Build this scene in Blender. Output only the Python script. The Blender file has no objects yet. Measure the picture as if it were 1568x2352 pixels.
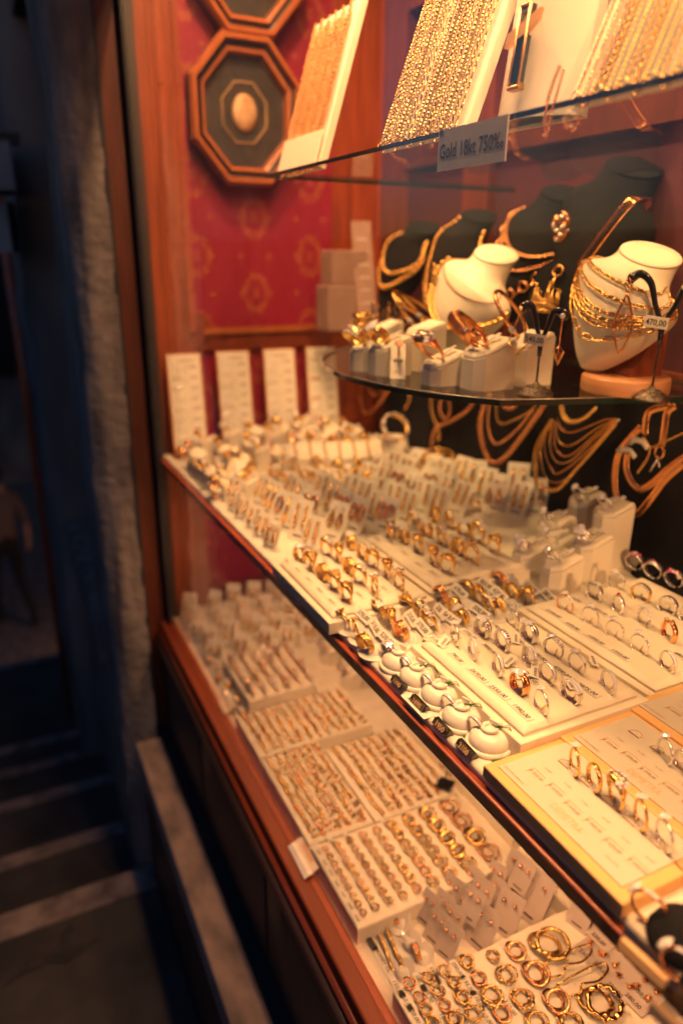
import bpy, bmesh, math, random
from mathutils import Vector, Matrix
random.seed(7)
S = bpy.context.scene
COL = S.collection
PI = math.pi

# ------------------------------------------------------------------ camera geometry
# world: origin at the lens, X into the shop, Y along the window away from the viewer, Z up
FPX, CX, CY = 1640.0, 784.0, 1176.0
def _ray(x, y): return Vector((x - CX, -(y - CY), -FPX))
_h = math.tan(math.radians(0.7))
_V1 = (-70.0, 570.0)
_n = _ray(*_V1).cross(_ray(_V1[0] + 1000, _V1[1] + _h * 1000)).normalized()
if _n.y < 0: _n = -_n
_Y = _ray(*_V1).normalized(); _X = _Y.cross(_n)
ROT = Matrix((_X, _Y, _n))
def PZ(p, c): r = ROT @ _ray(*p); return r * (c / r.z)
def PX(p, c): r = ROT @ _ray(*p); return r * (c / r.x)
def PY(p, c): r = ROT @ _ray(*p); return r * (c / r.y)
def crop(ox, oy, s): return lambda x, y: ((ox + x / s) / 1.7417, (oy + y / s) / 1.7417)
c1 = crop(600, 1700, 1.4255); c2 = crop(1531, 2200, 1.3067); c3 = crop(600, 2300, 1.568)
c5 = crop(1331, 1500, 1.12); cb = crop(1231, 3096, 1.0453); c4 = crop(1731, 2900, 1.568)
cg = crop(1331, 700, 1.12); c7 = crop(1300, 2200, 2.24); cr8 = crop(2031, 1600, 2.24)
cn = crop(2031, 800, 2.24); cl = crop(1331, 800, 2.24); cm = crop(1231, 3300, 2.24)
cr9 = crop(1931, 3500, 1.96); cr10 = crop(2031, 2400, 2.24)

SHELF, LOW, GL, UP = -0.42, -0.82, -0.16, 0.105
ORD = ['first', 'second', 'third', 'fourth', 'fifth', 'sixth', 'seventh', 'eighth', 'ninth', 'tenth', 'eleventh',
       'twelfth', 'thirteenth', 'fourteenth', 'fifteenth', 'sixteenth', 'seventeenth', 'eighteenth', 'nineteenth', 'twentieth', 'next to last', 'last', 'very last']

# ------------------------------------------------------------------ materials
def mat(name, col=(0.5, 0.5, 0.5), rough=0.5, metal=0.0, coat=0.0, spec=0.5, bump=None, var=None, sheen=0.0, aniso=None):
    m = bpy.data.materials.new(name); m.use_nodes = True
    nt = m.node_tree; b = nt.nodes['Principled BSDF']
    b.inputs['Base Color'].default_value = (*col, 1)
    b.inputs['Roughness'].default_value = rough
    b.inputs['Metallic'].default_value = metal
    b.inputs['Coat Weight'].default_value = coat
    b.inputs['Specular IOR Level'].default_value = spec
    b.inputs['Sheen Weight'].default_value = sheen
    tc = nt.nodes.new('ShaderNodeTexCoord')
    if var:      # (scale, second colour, contrast low, high, stretch)
        mp = nt.nodes.new('ShaderNodeMapping'); mp.inputs['Scale'].default_value = var[3]
        nt.links.new(tc.outputs['Object'], mp.inputs[0])
        n = nt.nodes.new('ShaderNodeTexNoise'); n.inputs['Scale'].default_value = var[0]; n.inputs['Detail'].default_value = 6
        nt.links.new(mp.outputs[0], n.inputs['Vector'])
        r = nt.nodes.new('ShaderNodeMapRange'); r.inputs[1].default_value = var[2][0]; r.inputs[2].default_value = var[2][1]
        nt.links.new(n.outputs['Fac'], r.inputs[0])
        mx = nt.nodes.new('ShaderNodeMix'); mx.data_type = 'RGBA'
        mx.inputs[6].default_value = (*col, 1); mx.inputs[7].default_value = (*var[1], 1)
        nt.links.new(r.outputs[0], mx.inputs[0]); nt.links.new(mx.outputs[2], b.inputs['Base Color'])
    if bump:     # (scale, strength, distance)
        n2 = nt.nodes.new('ShaderNodeTexNoise'); n2.inputs['Scale'].default_value = bump[0]; n2.inputs['Detail'].default_value = 5
        nt.links.new(tc.outputs['Object'], n2.inputs['Vector'])
        bp = nt.nodes.new('ShaderNodeBump'); bp.inputs['Strength'].default_value = bump[1]; bp.inputs['Distance'].default_value = bump[2]
        nt.links.new(n2.outputs['Fac'], bp.inputs['Height']); nt.links.new(bp.outputs[0], b.inputs['Normal'])
    return m
M = {}
M['gold'] = mat('gold', (1.0, 0.62, 0.20), 0.14, 1, bump=(900, 0.12, 0.0004))
M['yellow_gold'] = mat('yellow_gold', (1.0, 0.66, 0.22), 0.18, 1, bump=(1200, 0.3, 0.0005))
def facet(m, sc, st):
    nt = m.node_tree; b = nt.nodes['Principled BSDF']; tc = nt.nodes.new('ShaderNodeTexCoord'); v = nt.nodes.new('ShaderNodeTexVoronoi'); v.inputs['Scale'].default_value = sc
    nt.links.new(tc.outputs['Object'], v.inputs['Vector']); bp = nt.nodes.new('ShaderNodeBump'); bp.inputs['Strength'].default_value = st; bp.inputs['Distance'].default_value = .0006
    nt.links.new(v.outputs['Distance'], bp.inputs['Height']); nt.links.new(bp.outputs[0], b.inputs['Normal'])
facet(M['yellow_gold'], 700, 0.7)
M['rose'] = mat('rose_gold', (1.0, 0.50, 0.22), 0.14, 1, bump=(900, 0.1, 0.0004))
facet(M['rose'], 520, 0.35)
M['silver'] = mat('white_gold', (0.93, 0.91, 0.88), 0.2, 0.88)
M['gem'] = mat('diamond', (0.93, 0.93, 0.96), 0.07, 0.3, coat=1)
M['ruby'] = mat('ruby', (0.5, 0.01, 0.04), 0.08, 0.0, coat=1)
M['pinkgem'] = mat('pink_gem', (0.75, 0.12, 0.35), 0.08, 0.3, coat=1)
M['greengem'] = mat('green_gem', (0.08, 0.4, 0.12), 0.08, 0.3, coat=1)
M['coral'] = mat('coral', (0.85, 0.10, 0.05), 0.3, coat=0.5)
M['onyx'] = mat('onyx', (0.03, 0.03, 0.035), 0.1, coat=1)
M['cream'] = mat('cream_leatherette', (0.84, 0.765, 0.62), 0.48, bump=(700, 0.22, 0.0006), var=(9, (0.78, 0.69, 0.54), (0.42, 0.72), (1, 1, 1)))
M['fabric'] = mat('cream_fabric_liner', (0.80, 0.735, 0.61), 0.9, bump=(1500, 0.6, 0.0008), var=(30, (0.70, 0.63, 0.53), (0.4, 0.8), (1, 1, 1)), sheen=0.3)
M['white'] = mat('white_plastic', (0.82, 0.77, 0.68), 0.35, bump=(60, 0.05, 0.001))
M['card'] = mat('white_card', (0.80, 0.75, 0.65), 0.6, var=(40, (0.72, 0.66, 0.56), (0.45, 0.75), (1, 1, 1)))
M['greycard'] = mat('translucent_grey_card', (0.50, 0.42, 0.37), 0.35, var=(25, (0.58, 0.49, 0.43), (0.4, 0.7), (1, 1, 1)))
M['ink'] = mat('black_ink', (0.03, 0.025, 0.02), 0.7)
M['brownink'] = mat('brown_ink', (0.36, 0.22, 0.13), 0.6)
M['gilt'] = mat('gilt_print', (0.70, 0.44, 0.22), 0.5, 0.0)
M['yellowboard'] = mat('yellow_gold_board', (0.80, 0.49, 0.20), 0.5, 0.0, bump=(200, 0.05, 0.001))
M['ivoryboard'] = mat('ivory_board', (0.63, 0.57, 0.47), 0.45)
M['velvet'] = mat('black_velvet', (0.008, 0.009, 0.012), 0.95, spec=0.15, sheen=0.0, bump=(900, 0.3, 0.0005), var=(12, (0.014, 0.015, 0.019), (0.4, 0.7), (1, 1, 1)))
M['blackplastic'] = mat('black_lacquer', (0.012, 0.012, 0.014), 0.12, coat=0.6)
M['antique'] = mat('antique_metal', (0.20, 0.17, 0.14), 0.28, 1, bump=(260, 1.0, 0.003))
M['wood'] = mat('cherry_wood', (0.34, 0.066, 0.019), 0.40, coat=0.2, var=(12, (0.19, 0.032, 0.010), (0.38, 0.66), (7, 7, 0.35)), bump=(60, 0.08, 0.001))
M['woodh'] = mat('cherry_wood_rail', (0.23, 0.048, 0.018), 0.5, coat=0.0, spec=0.3, var=(9, (0.15, 0.03, 0.012), (0.35, 0.7), (5, 0.5, 5)), bump=(60, 0.08, 0.001))
M['lightwood'] = mat('beech_stand', (0.62, 0.30, 0.14), 0.42, coat=0.2, var=(14, (0.52, 0.22, 0.09), (0.4, 0.7), (1, 1, 9)))
M['redstain'] = mat('stained_column', (0.33, 0.085, 0.03), 0.35, coat=0.3, var=(40, (0.22, 0.05, 0.018), (0.4, 0.7), (8, 8, 0.4)))
M['darkwood'] = mat('dark_varnished_wood', (0.055, 0.028, 0.022), 0.5, coat=0.15, var=(8, (0.03, 0.016, 0.014), (0.35, 0.7), (5, 0.6, 5)), bump=(40, 0.1, 0.002))
M['framewood'] = mat('frame_wood', (0.42, 0.13, 0.04), 0.28, coat=0.5, var=(20, (0.38, 0.11, 0.03), (0.35, 0.7), (2, 2, 2)))
M['blackframe'] = mat('painted_black_frame', (0.014, 0.015, 0.02), 0.5, var=(6, (0.025, 0.025, 0.032), (0.4, 0.7), (1, 1, 0.3)))
M['darkmetal'] = mat('shelf_edge_black', (0.02, 0.017, 0.016), 0.4)
M['rededge'] = mat('shelf_wood_edge', (0.46, 0.085, 0.025), 0.3, coat=0.5, var=(9, (0.26, 0.05, 0.02), (0.35, 0.7), (5, 0.5, 5)))
M['blackmat'] = mat('dark_mount', (0.03, 0.028, 0.03), 0.5, coat=0.4, var=(30, (0.07, 0.05, 0.03), (0.5, 0.8), (1, 1, 1)))
M['cameo'] = mat('cameo', (0.62, 0.42, 0.25), 0.5, var=(60, (0.45, 0.26, 0.13), (0.4, 0.65), (1, 1, 1)))
M['brushed'] = mat('brushed_gold', (1.0, 0.58, 0.25), 0.42, 0.85)
M['dullcard'] = mat('dull_card', (0.50, 0.46, 0.42), 0.6, var=(40, (0.44, 0.40, 0.36), (0.45, 0.75), (1, 1, 1)))  # greyer and darker than the white card
M['dullbox'] = mat('dull_pinkish_box', (0.34, 0.22, 0.18), 0.6, var=(30, (0.28, 0.17, 0.14), (0.4, 0.7), (1, 1, 1)))
M['stone'] = mat('weathered_stone', (0.28, 0.24, 0.22), 0.9, var=(7, (0.10, 0.09, 0.088), (0.35, 0.68), (3, 3, 0.8)), bump=(45, 0.8, 0.01))
M['ledge'] = mat('ledge_stone', (0.50, 0.34, 0.26), 0.85, var=(11, (0.20, 0.155, 0.13), (0.4, 0.7), (2, 1, 1)), bump=(60, 0.4, 0.004))
M['paving'] = mat('street_paving', (0.055, 0.05, 0.05), 0.85, var=(5, (0.03, 0.028, 0.03), (0.45, 0.62), (1, 1, 1)), bump=(50, 0.5, 0.004))
M['stain'] = mat('damp_stain', (0.020, 0.018, 0.019), 0.6, var=(16, (0.050, 0.045, 0.045), (0.4, 0.65), (1, 1, 1)), bump=(50, 0.4, 0.004))
M['nosing'] = mat('worn_step_edge', (0.27, 0.21, 0.19), 0.85, var=(14, (0.10, 0.08, 0.075), (0.4, 0.66), (1, 1, 1)), bump=(60, 0.5, 0.004))
M['facade'] = mat('far_plaster', (0.24, 0.22, 0.21), 0.9, var=(3, (0.07, 0.07, 0.075), (0.35, 0.68), (1, 1, 0.4)), bump=(20, 0.5, 0.01))
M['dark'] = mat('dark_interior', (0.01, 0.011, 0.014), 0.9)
M['cloth_white'] = mat('awning_canvas', (0.24, 0.27, 0.30), 0.9, var=(6, (0.14, 0.16, 0.18), (0.4, 0.7), (1, 1, 1)))
M['skin'] = mat('skin', (0.45, 0.26, 0.18), 0.6)
M['hair'] = mat('hair', (0.03, 0.02, 0.015), 0.7)
M['shirt'] = mat('pale_shirt', (0.15, 0.10, 0.09), 0.9)
M['trousers'] = mat('dark_clothes', (0.015, 0.015, 0.02), 0.9)
M['thread'] = mat('green_thread', (0.03, 0.16, 0.05), 0.8)
M['straw'] = mat('tag_loop', (0.75, 0.58, 0.32), 0.5)

def glass_mat(name, tint, refl, edge=False):
    m = bpy.data.materials.new(name); m.use_nodes = True; nt = m.node_tree; nt.nodes.clear()
    o = nt.nodes.new('ShaderNodeOutputMaterial'); t = nt.nodes.new('ShaderNodeBsdfTransparent'); g = nt.nodes.new('ShaderNodeBsdfGlossy')
    t.inputs[0].default_value = (*tint, 1); g.inputs['Roughness'].default_value = 0.0; g.inputs[0].default_value = (1, 1, 1, 1)
    mx = nt.nodes.new('ShaderNodeMixShader'); lw = nt.nodes.new('ShaderNodeLayerWeight'); lw.inputs[0].default_value = 0.5
    pw = nt.nodes.new('ShaderNodeMath'); pw.operation = 'POWER'; pw.inputs[1].default_value = 3.0
    ml = nt.nodes.new('ShaderNodeMath'); ml.operation = 'MULTIPLY_ADD'; ml.inputs[1].default_value = 0.6 * refl / 0.05; ml.inputs[2].default_value = refl
    ml.use_clamp = True
    nt.links.new(lw.outputs['Facing'], pw.inputs[0]); nt.links.new(pw.outputs[0], ml.inputs[0]); nt.links.new(ml.outputs[0], mx.inputs[0])
    nt.links.new(t.outputs[0], mx.inputs[1]); nt.links.new(g.outputs[0], mx.inputs[2]); nt.links.new(mx.outputs[0], o.inputs[0])
    return m
M['pane'] = glass_mat('window_glass', (0.97, 0.98, 0.98), 0.05)
def add_veil(m, base, amp):  # veil of lens bloom, put into the glass as a diffuse mix
    nt = m.node_tree; o = [n for n in nt.nodes if n.type == 'OUTPUT_MATERIAL'][0]; src = o.inputs[0].links[0].from_socket
    d = nt.nodes.new('ShaderNodeBsdfDiffuse'); d.inputs[0].default_value = (.8, .8, .8, 1); t = nt.nodes.new('ShaderNodeBsdfTranslucent'); t.inputs[0].default_value = (.8, .8, .8, 1)
    a = nt.nodes.new('ShaderNodeMixShader'); nt.links.new(d.outputs[0], a.inputs[1]); nt.links.new(t.outputs[0], a.inputs[2]); a.inputs[0].default_value = .8
    tc = nt.nodes.new('ShaderNodeTexCoord'); n = nt.nodes.new('ShaderNodeTexNoise'); n.inputs['Scale'].default_value = 7; n.inputs['Detail'].default_value = 6; n.inputs['Distortion'].default_value = 1.2
    nt.links.new(tc.outputs['Object'], n.inputs['Vector']); r = nt.nodes.new('ShaderNodeMapRange'); r.inputs[1].default_value = .4; r.inputs[2].default_value = .7; r.inputs[3].default_value = base; r.inputs[4].default_value = base + amp
    nt.links.new(n.outputs['Fac'], r.inputs[0]); x = nt.nodes.new('ShaderNodeMixShader'); nt.links.new(r.outputs[0], x.inputs[0]); nt.links.new(src, x.inputs[1]); nt.links.new(a.outputs[0], x.inputs[2]); nt.links.new(x.outputs[0], o.inputs[0])
add_veil(M['pane'], .002, .009)
M['shelfglass'] = glass_mat('shelf_glass', (0.90, 0.95, 0.91), 0.05)
M['glassedge'] = mat('glass_edge', (0.012, 0.03, 0.022), 0.12, coat=1)

def wallpaper():
    m = bpy.data.materials.new('red_damask_wallpaper'); m.use_nodes = True; nt = m.node_tree; b = nt.nodes['Principled BSDF']
    N = nt.nodes.new; L = nt.links.new
    def mth(op, a, b2=None, c=None):
        n = N('ShaderNodeMath'); n.operation = op
        for i, v in enumerate((a, b2, c)):
            if v is None: continue
            if isinstance(v, (int, float)): n.inputs[i].default_value = v
            else: L(v, n.inputs[i])
        return n.outputs[0]
    tc = N('ShaderNodeTexCoord'); sp = N('ShaderNodeSeparateXYZ'); L(tc.outputs['Object'], sp.inputs[0])
    h = mth('ADD', sp.outputs[0], sp.outputs[1])      # the papers lie in planes of constant x or y
    c0 = PY((600, 500), 1.558)
    u = mth('DIVIDE', mth('SUBTRACT', h, c0.x + 1.558), 0.13); v = mth('DIVIDE', mth('SUBTRACT', sp.outputs[2], c0.z), 0.155)
    col = mth('FLOOR', mth('ADD', u, 0.5)); du = mth('SUBTRACT', u, col)
    off = mth('MULTIPLY', mth('ABSOLUTE', mth('MODULO', col, 2)), 0.5)
    vv = mth('ADD', v, off); dv = mth('SUBTRACT', vv, mth('FLOOR', mth('ADD', vv, 0.5)))
    X = mth('MULTIPLY', du, 0.13 * 1.45); Z = mth('MULTIPLY', dv, 0.155)
    r = mth('SQRT', mth('ADD', mth('MULTIPLY', X, X), mth('MULTIPLY', Z, Z)))
    th = mth('ARCTAN2', Z, X)
    nz = N('ShaderNodeTexNoise'); nz.inputs['Scale'].default_value = 190; nz.inputs['Detail'].default_value = 2; L(tc.outputs['Object'], nz.inputs['Vector'])
    rr = mth('ADD', r, mth('MULTIPLY', mth('COSINE', mth('MULTIPLY', th, 12)), 0.0028))
    ring = mth('LESS_THAN', mth('ABSOLUTE', mth('SUBTRACT', rr, 0.036)), 0.0085)
    ring = mth('MULTIPLY', ring, mth('GREATER_THAN', nz.outputs['Fac'], 0.46))
    core = mth('MULTIPLY', mth('LESS_THAN', mth('ADD', r, mth('MULTIPLY', mth('COSINE', mth('MULTIPLY', th, 4)), 0.004)), 0.012), 0.6)
    # little stars midway between the medallions
    u2 = mth('SUBTRACT', mth('MULTIPLY', u, 2), mth('FLOOR', mth('MULTIPLY', u, 2))); v2 = mth('SUBTRACT', mth('ADD', mth('MULTIPLY', v, 2), 0.5), mth('FLOOR', mth('ADD', mth('MULTIPLY', v, 2), 0.5)))
    a = mth('ABSOLUTE', mth('MULTIPLY', mth('SUBTRACT', u2, 0.5), 0.065)); c = mth('ABSOLUTE', mth('MULTIPLY', mth('SUBTRACT', v2, 0.5), 0.0775))
    star = mth('LESS_THAN', mth('ADD', mth('SQRT', a), mth('SQRT', c)), 0.112)
    g = mth('MAXIMUM', mth('MAXIMUM', ring, core), star)
    st = mth('MULTIPLY_ADD', mth('SINE', mth('MULTIPLY', h, 700)), 0.22, 0.78)
    mx0 = N('ShaderNodeMix'); mx0.data_type = 'RGBA'; mx0.inputs[6].default_value = (0.13, 0.004, 0.020, 1); mx0.inputs[7].default_value = (0.31, 0.009, 0.042, 1)
    L(st, mx0.inputs[0])
    mx = N('ShaderNodeMix'); mx.data_type = 'RGBA'; mx.inputs[7].default_value = (0.42, 0.13, 0.035, 1)
    L(mth('MULTIPLY', g, 0.58), mx.inputs[0]); L(mx0.outputs[2], mx.inputs[6]); L(mx.outputs[2], b.inputs['Base Color'])
    b.inputs['Roughness'].default_value = 0.55
    return m
M['paper'] = wallpaper()
M['shaded_paper'] = mat('shaded_wallpaper', (0.065, 0.008, 0.018), 0.8, var=(4, (0.035, 0.005, 0.014), (0.4, 0.7), (1, 1, 1)))  # wallpaper of the back partition, its shade put into the colour
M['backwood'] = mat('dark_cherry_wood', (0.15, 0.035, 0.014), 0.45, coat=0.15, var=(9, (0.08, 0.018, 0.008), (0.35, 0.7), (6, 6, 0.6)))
M['ceiling'] = mat('cream_ceiling', (0.75, 0.70, 0.62), 0.6)

# ------------------------------------------------------------------ mesh helpers
class MB:
    def __init__(s): s.v = []; s.f = []; s.m = []; s.sm = []; s.mats = []
    def mi(s, name):
        if name not in s.mats: s.mats.append(name)
        return s.mats.index(name)
    def add(s, vs, fs, mname, T=None, smooth=True):
        o = len(s.v); k = s.mi(mname)
        s.v.extend([(T @ Vector(p)) if T is not None else Vector(p) for p in vs])
        for f in fs: s.f.append([i + o for i in f]); s.m.append(k); s.sm.append(smooth)
        return s
    def box(s, x0, x1, y0, y1, z0, z1, m, T=None):
        vs = [(x, y, z) for x in (x0, x1) for y in (y0, y1) for z in (z0, z1)]
        return s.add(vs, [(0, 1, 3, 2), (4, 6, 7, 5), (0, 4, 5, 1), (2, 3, 7, 6), (0, 2, 6, 4), (1, 5, 7, 3)], m, T, False)
    def cushion(s, x0, x1, y0, y1, z0, z1, m, T=None, r=0.003, n=3):
        # a soft block: rounded upper edge
        vs = []; fs = []
        ring = [(x0, y0, z0), (x1, y0, z0), (x1, y1, z0), (x0, y1, z0)]
        lev = [(0, z0)] + [(r * (1 - math.cos(t * PI / 2 / n)), z1 - r + r * math.sin(t * PI / 2 / n)) for t in range(n + 1)]
        for d, z in lev: vs += [(x0 + d, y0 + d, z), (x1 - d, y0 + d, z), (x1 - d, y1 - d, z), (x0 + d, y1 - d, z)]
        for k in range(len(lev) - 1):
            for i in range(4): fs.append((k * 4 + i, k * 4 + (i + 1) % 4, k * 4 + 4 + (i + 1) % 4, k * 4 + 4 + i))
        k = (len(lev) - 1) * 4; fs.append((k, k + 1, k + 2, k + 3)); fs.append((3, 2, 1, 0))
        return s.add(vs, fs, m, T, False)
    def prism(s, pts, z0, z1, m, T=None, ztop=None, smooth=False):
        n = len(pts); vs = [(x, y, z0) for x, y in pts] + [(x, y, (ztop(x, y) if ztop else z1)) for x, y in pts]
        fs = [tuple(range(n - 1, -1, -1)), tuple(range(n, 2 * n))] + [(i, (i + 1) % n, n + (i + 1) % n, n + i) for i in range(n)]
        return s.add(vs, fs, m, T, smooth)
    def lathe(s, prof, m, T=None, n=24, sx=1, sy=1, smooth=True, caps=True):
        vs = []; fs = []
        for r, z in prof:
            for i in range(n): a = 2 * PI * i / n; vs.append((r * math.cos(a) * sx, r * math.sin(a) * sy, z))
        for k in range(len(prof) - 1):
            for i in range(n): j = (i + 1) % n; fs.append((k * n + i, k * n + j, (k + 1) * n + j, (k + 1) * n + i))
        if caps: fs.append(tuple(range(n - 1, -1, -1))); fs.append(tuple((len(prof) - 1) * n + i for i in range(n)))
        return s.add(vs, fs, m, T, smooth)
    def tube(s, pts, r, m, T=None, n=8, closed=False, rf=None, flat=1.0, up=None, smooth=True, twist=0.0):
        P = [Vector(p) for p in pts]; N = len(P); vs = []; fs = []
        ref = Vector(up) if up else Vector((0.13, 0.21, 0.97))
        for i, p in enumerate(P):
            if closed: t = P[(i + 1) % N] - P[i - 1]
            else: t = P[min(i + 1, N - 1)] - P[max(i - 1, 0)]
            if t.length < 1e-9: t = Vector((0, 0, 1))
            t.normalize(); a = ref - t * ref.dot(t)
            if a.length < 1e-4: a = Vector((1, 0, 0)) - t * t.x
            a.normalize(); b = t.cross(a)
            rr = r * (rf(i / max(1, N - 1)) if rf else 1)
            for k in range(n):
                q = 2 * PI * k / n + twist * i; vs.append(p + a * (rr * math.cos(q) * flat) + b * (rr * math.sin(q)))
        for i in range(N if closed else N - 1):
            j = (i + 1) % N
            for k in range(n): l = (k + 1) % n; fs.append((i * n + k, i * n + l, j * n + l, j * n + k))
        if not closed: fs.append(tuple(range(n - 1, -1, -1))); fs.append(tuple((N - 1) * n + k for k in range(n)))
        return s.add(vs, fs, m, T, smooth)
    def ball(s, c, r, m, T=None, n=8, sc=(1, 1, 1), smooth=True):
        vs = [(c[0], c[1], c[2] - r * sc[2])]; fs = []; h = max(3, n // 2)
        for i in range(1, h):
            a = PI * i / h - PI / 2
            for k in range(n): q = 2 * PI * k / n; vs.append((c[0] + r * sc[0] * math.cos(a) * math.cos(q), c[1] + r * sc[1] * math.cos(a) * math.sin(q), c[2] + r * sc[2] * math.sin(a)))
        vs.append((c[0], c[1], c[2] + r * sc[2])); e = len(vs) - 1
        for k in range(n): fs.append((0, 1 + (k + 1) % n, 1 + k)); fs.append((e, e - n + k, e - n + (k + 1) % n))
        for i in range(h - 2):
            for k in range(n): l = (k + 1) % n; fs.append((1 + i * n + k, 1 + i * n + l, 1 + (i + 1) * n + l, 1 + (i + 1) * n + k))
        return s.add(vs, fs, m, T, smooth)
    def gem(s, c, r, m='gem', d=(0, 0, 1), T=None, n=6):
        r = r * 1.6
        d = Vector(d).normalized(); q = d.to_track_quat('Z', 'Y').to_matrix().to_4x4(); q.translation = Vector(c)
        a0 = random.random() * 2; vs = []
        for rr, z, o in ((0.55, 0.38, 0.5), (1, 0.05, 0), ):
            for k in range(n): a = 2 * PI * (k + o) / n + a0; vs.append((r * rr * math.cos(a), r * rr * math.sin(a), r * z))
        vs.append((0, 0, -r * 0.7)); fs = [tuple(range(n))]
        for k in range(n): l = (k + 1) % n; fs += [(k, n + k, n + l), (k, n + l, l)] if True else []; fs.append((n + k, 2 * n, n + l))
        TT = (T @ q) if T is not None else q
        return s.add(vs, fs, m, TT, False)
    def grid(s, W, H, f, m, T=None, smooth=True):
        vs = [f(i / W, j / H) for j in range(H + 1) for i in range(W + 1)]
        fs = [(j * (W + 1) + i, j * (W + 1) + i + 1, (j + 1) * (W + 1) + i + 1, (j + 1) * (W + 1) + i) for j in range(H) for i in range(W)]
        return s.add(vs, fs, m, T, smooth)
    def text(s, t, h, m='ink', T=None, lift=0.0003, shear=0.0, anchor='c', squeeze=1.0):
        vs, fs, w, hh = glyphs(t)
        if not vs: return s
        k = h / 0.70; ox = -w / 2 if anchor == 'c' else 0
        return s.add([((x + ox + y * shear) * k * squeeze, (y - 0.35) * k, lift) for x, y in vs], fs, m, T, False)
    def mesh(s, name):
        me = bpy.data.meshes.new(name); me.from_pydata(s.v, [], s.f)
        for n in s.mats: me.materials.append(M[n])
        me.polygons.foreach_set('material_index', s.m); me.polygons.foreach_set('use_smooth', s.sm); me.update(); return me
_gc = {}
def glyphs(t):
    if t in _gc: return _gc[t]
    cu = bpy.data.curves.new('tmp', 'FONT'); cu.body = t; cu.resolution_u = 2; cu.size = 1.0; cu.offset = 0.0 if t == 'DEMETRA' else 0.018
    o = bpy.data.objects.new('tmp', cu); COL.objects.link(o)
    bpy.context.view_layer.update()
    dg = bpy.context.evaluated_depsgraph_get(); me = o.evaluated_get(dg).to_mesh()
    vs = [(v.co.x, v.co.y) for v in me.vertices]; fs = [tuple(p.vertices) for p in me.polygons]
    w = max([v[0] for v in vs], default=0); o.evaluated_get(dg).to_mesh_clear()
    bpy.data.objects.remove(o); bpy.data.curves.remove(cu)
    _gc[t] = (vs, fs, w, 0); return _gc[t]

def frame(o, xd, yd):
    x = Vector(xd).normalized(); z = x.cross(Vector(yd)).normalized(); y = z.cross(x)
    T = Matrix((x, y, z)).transposed().to_4x4(); T.translation = Vector(o); return T
def at(x, y, z, rz=0, rx=0, ry=0): return Matrix.Translation((x, y, z)) @ Matrix.Rotation(rz, 4, 'Z') @ Matrix.Rotation(ry, 4, 'Y') @ Matrix.Rotation(rx, 4, 'X')
I4 = Matrix.Identity(4)

def link(name, data, parent=None, T=None):
    o = bpy.data.objects.new(name, data); COL.objects.link(o)
    if parent: o.parent = parent
    if T is not None: o.matrix_local = T
    return o
def tag(o, label, cat, group=None):
    o['label'] = label; o['category'] = cat
    if group: o['group'] = group
    return o
def struct(name, mb): o = link(name, mb.mesh(name)); o['kind'] = 'structure'; return o
def thing(name, label, cat, T=None, group=None):
    return tag(link(name, None, None, T if T is not None else I4), label, cat, group)
def part(name, mb, parent, T=None, label=None):
    o = link(name, mb.mesh(name) if isinstance(mb, MB) else mb, parent, T)
    if label: o['label'] = label
    return o
def solo(name, mb, label, cat, T=None, group=None):
    return tag(link(name, mb.mesh(name) if isinstance(mb, MB) else mb, None, T if T is not None else I4), label, cat, group)

# ================================================================== SETTING: street and facade
g = MB(); g.box(-6, 0.6, -3, PZ((0, 2106), -1.5).y, -1.9, -1.5, 'paving'); struct('street', g)
st = MB(); y0 = 1.42; zz = -1.5
ys = [1.42, 1.79, 2.2, 2.57, 2.92, 3.9]
st.box(-6, 0.6, 1.42, 1.495, -1.9, -1.497, 'nosing')
for k in range(1, len(ys)):
    zz = -1.5 - 0.14 * k
    st.box(-6, 1.6, ys[k - 1] + 0.075, ys[k], zz - 0.5, zz, 'paving'); st.box(-6, 1.6, ys[k], ys[k] + 0.05 + 0.025 * (k < 1), zz - 0.5, zz + 0.002, 'nosing')
    if k < len(ys) - 1: st.box(-6, 1.6, ys[k] + 0.05, ys[k] + 0.075, zz - 0.7, zz - 0.14, 'paving')
struct('steps', st)
g = MB(); g.box(-10, 12, 3.95, 40, -4.2, -3.50, 'nosing'); struct('lower_street', g)
# terrain sheet reaching the horizon
g = MB(); g.box(-200, 200, -200, 200, -5.2, -5.0, 'paving'); struct('ground', g)

def rough_wall(x0, x1, y0, y1, z0, z1, m, amp, seed, nz=60):
    # a weathered block: its street face and its end face are uneven
    rnd = random.Random(seed); mb = MB()
    prof = [rnd.uniform(-1, 1) for _ in range(nz + 1)]; pr2 = [rnd.uniform(-1, 1) for _ in range(nz + 1)]
    def f(u, v):
        j = int(round(v * nz)); z = z0 + (z1 - z0) * v
        path = [(x1, y0), (x0 + 0.025, y0), (x0, y0 + 0.03), (x0, y1)]
        i = int(round(u * 9)) ; t = i / 3; a = min(2, int(t)); w = t - a
        x = path[a][0] * (1 - w) + path[a + 1][0] * w; y = path[a][1] * (1 - w) + path[a + 1][1] * w
        d = amp * (prof[j] * 0.6 + math.sin(z * 9 + seed + i) * 0.7)
        return (x + d * (1 if i > 1 else 0.2), y + amp * pr2[j] * 0.6 * (1 if i < 8 else 0), z)
    mb.grid(9, nz, f, m); mb.box(x0 + 0.03, x1, y0 + 0.06, y1 - 0.001, z0, z1, m)
    return mb
solo('stone_pier', rough_wall(0.172, 0.246, 1.50, 1.78, -1.6, 1.6, 'stone', 0.005, 3), 'weathered grey stone pier with uneven edge beside the wooden shop front', 'pier')
solo('stone_pier', rough_wall(0.145, 0.55, 2.55, 3.35, -2.6, 2.4, 'facade', 0.012, 5), 'far grey plastered pier beyond the dark doorway on the alley', 'pier')
d = thing('doorway', 'dark neighbouring shop doorway between the two stone piers', 'doorway')
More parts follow.
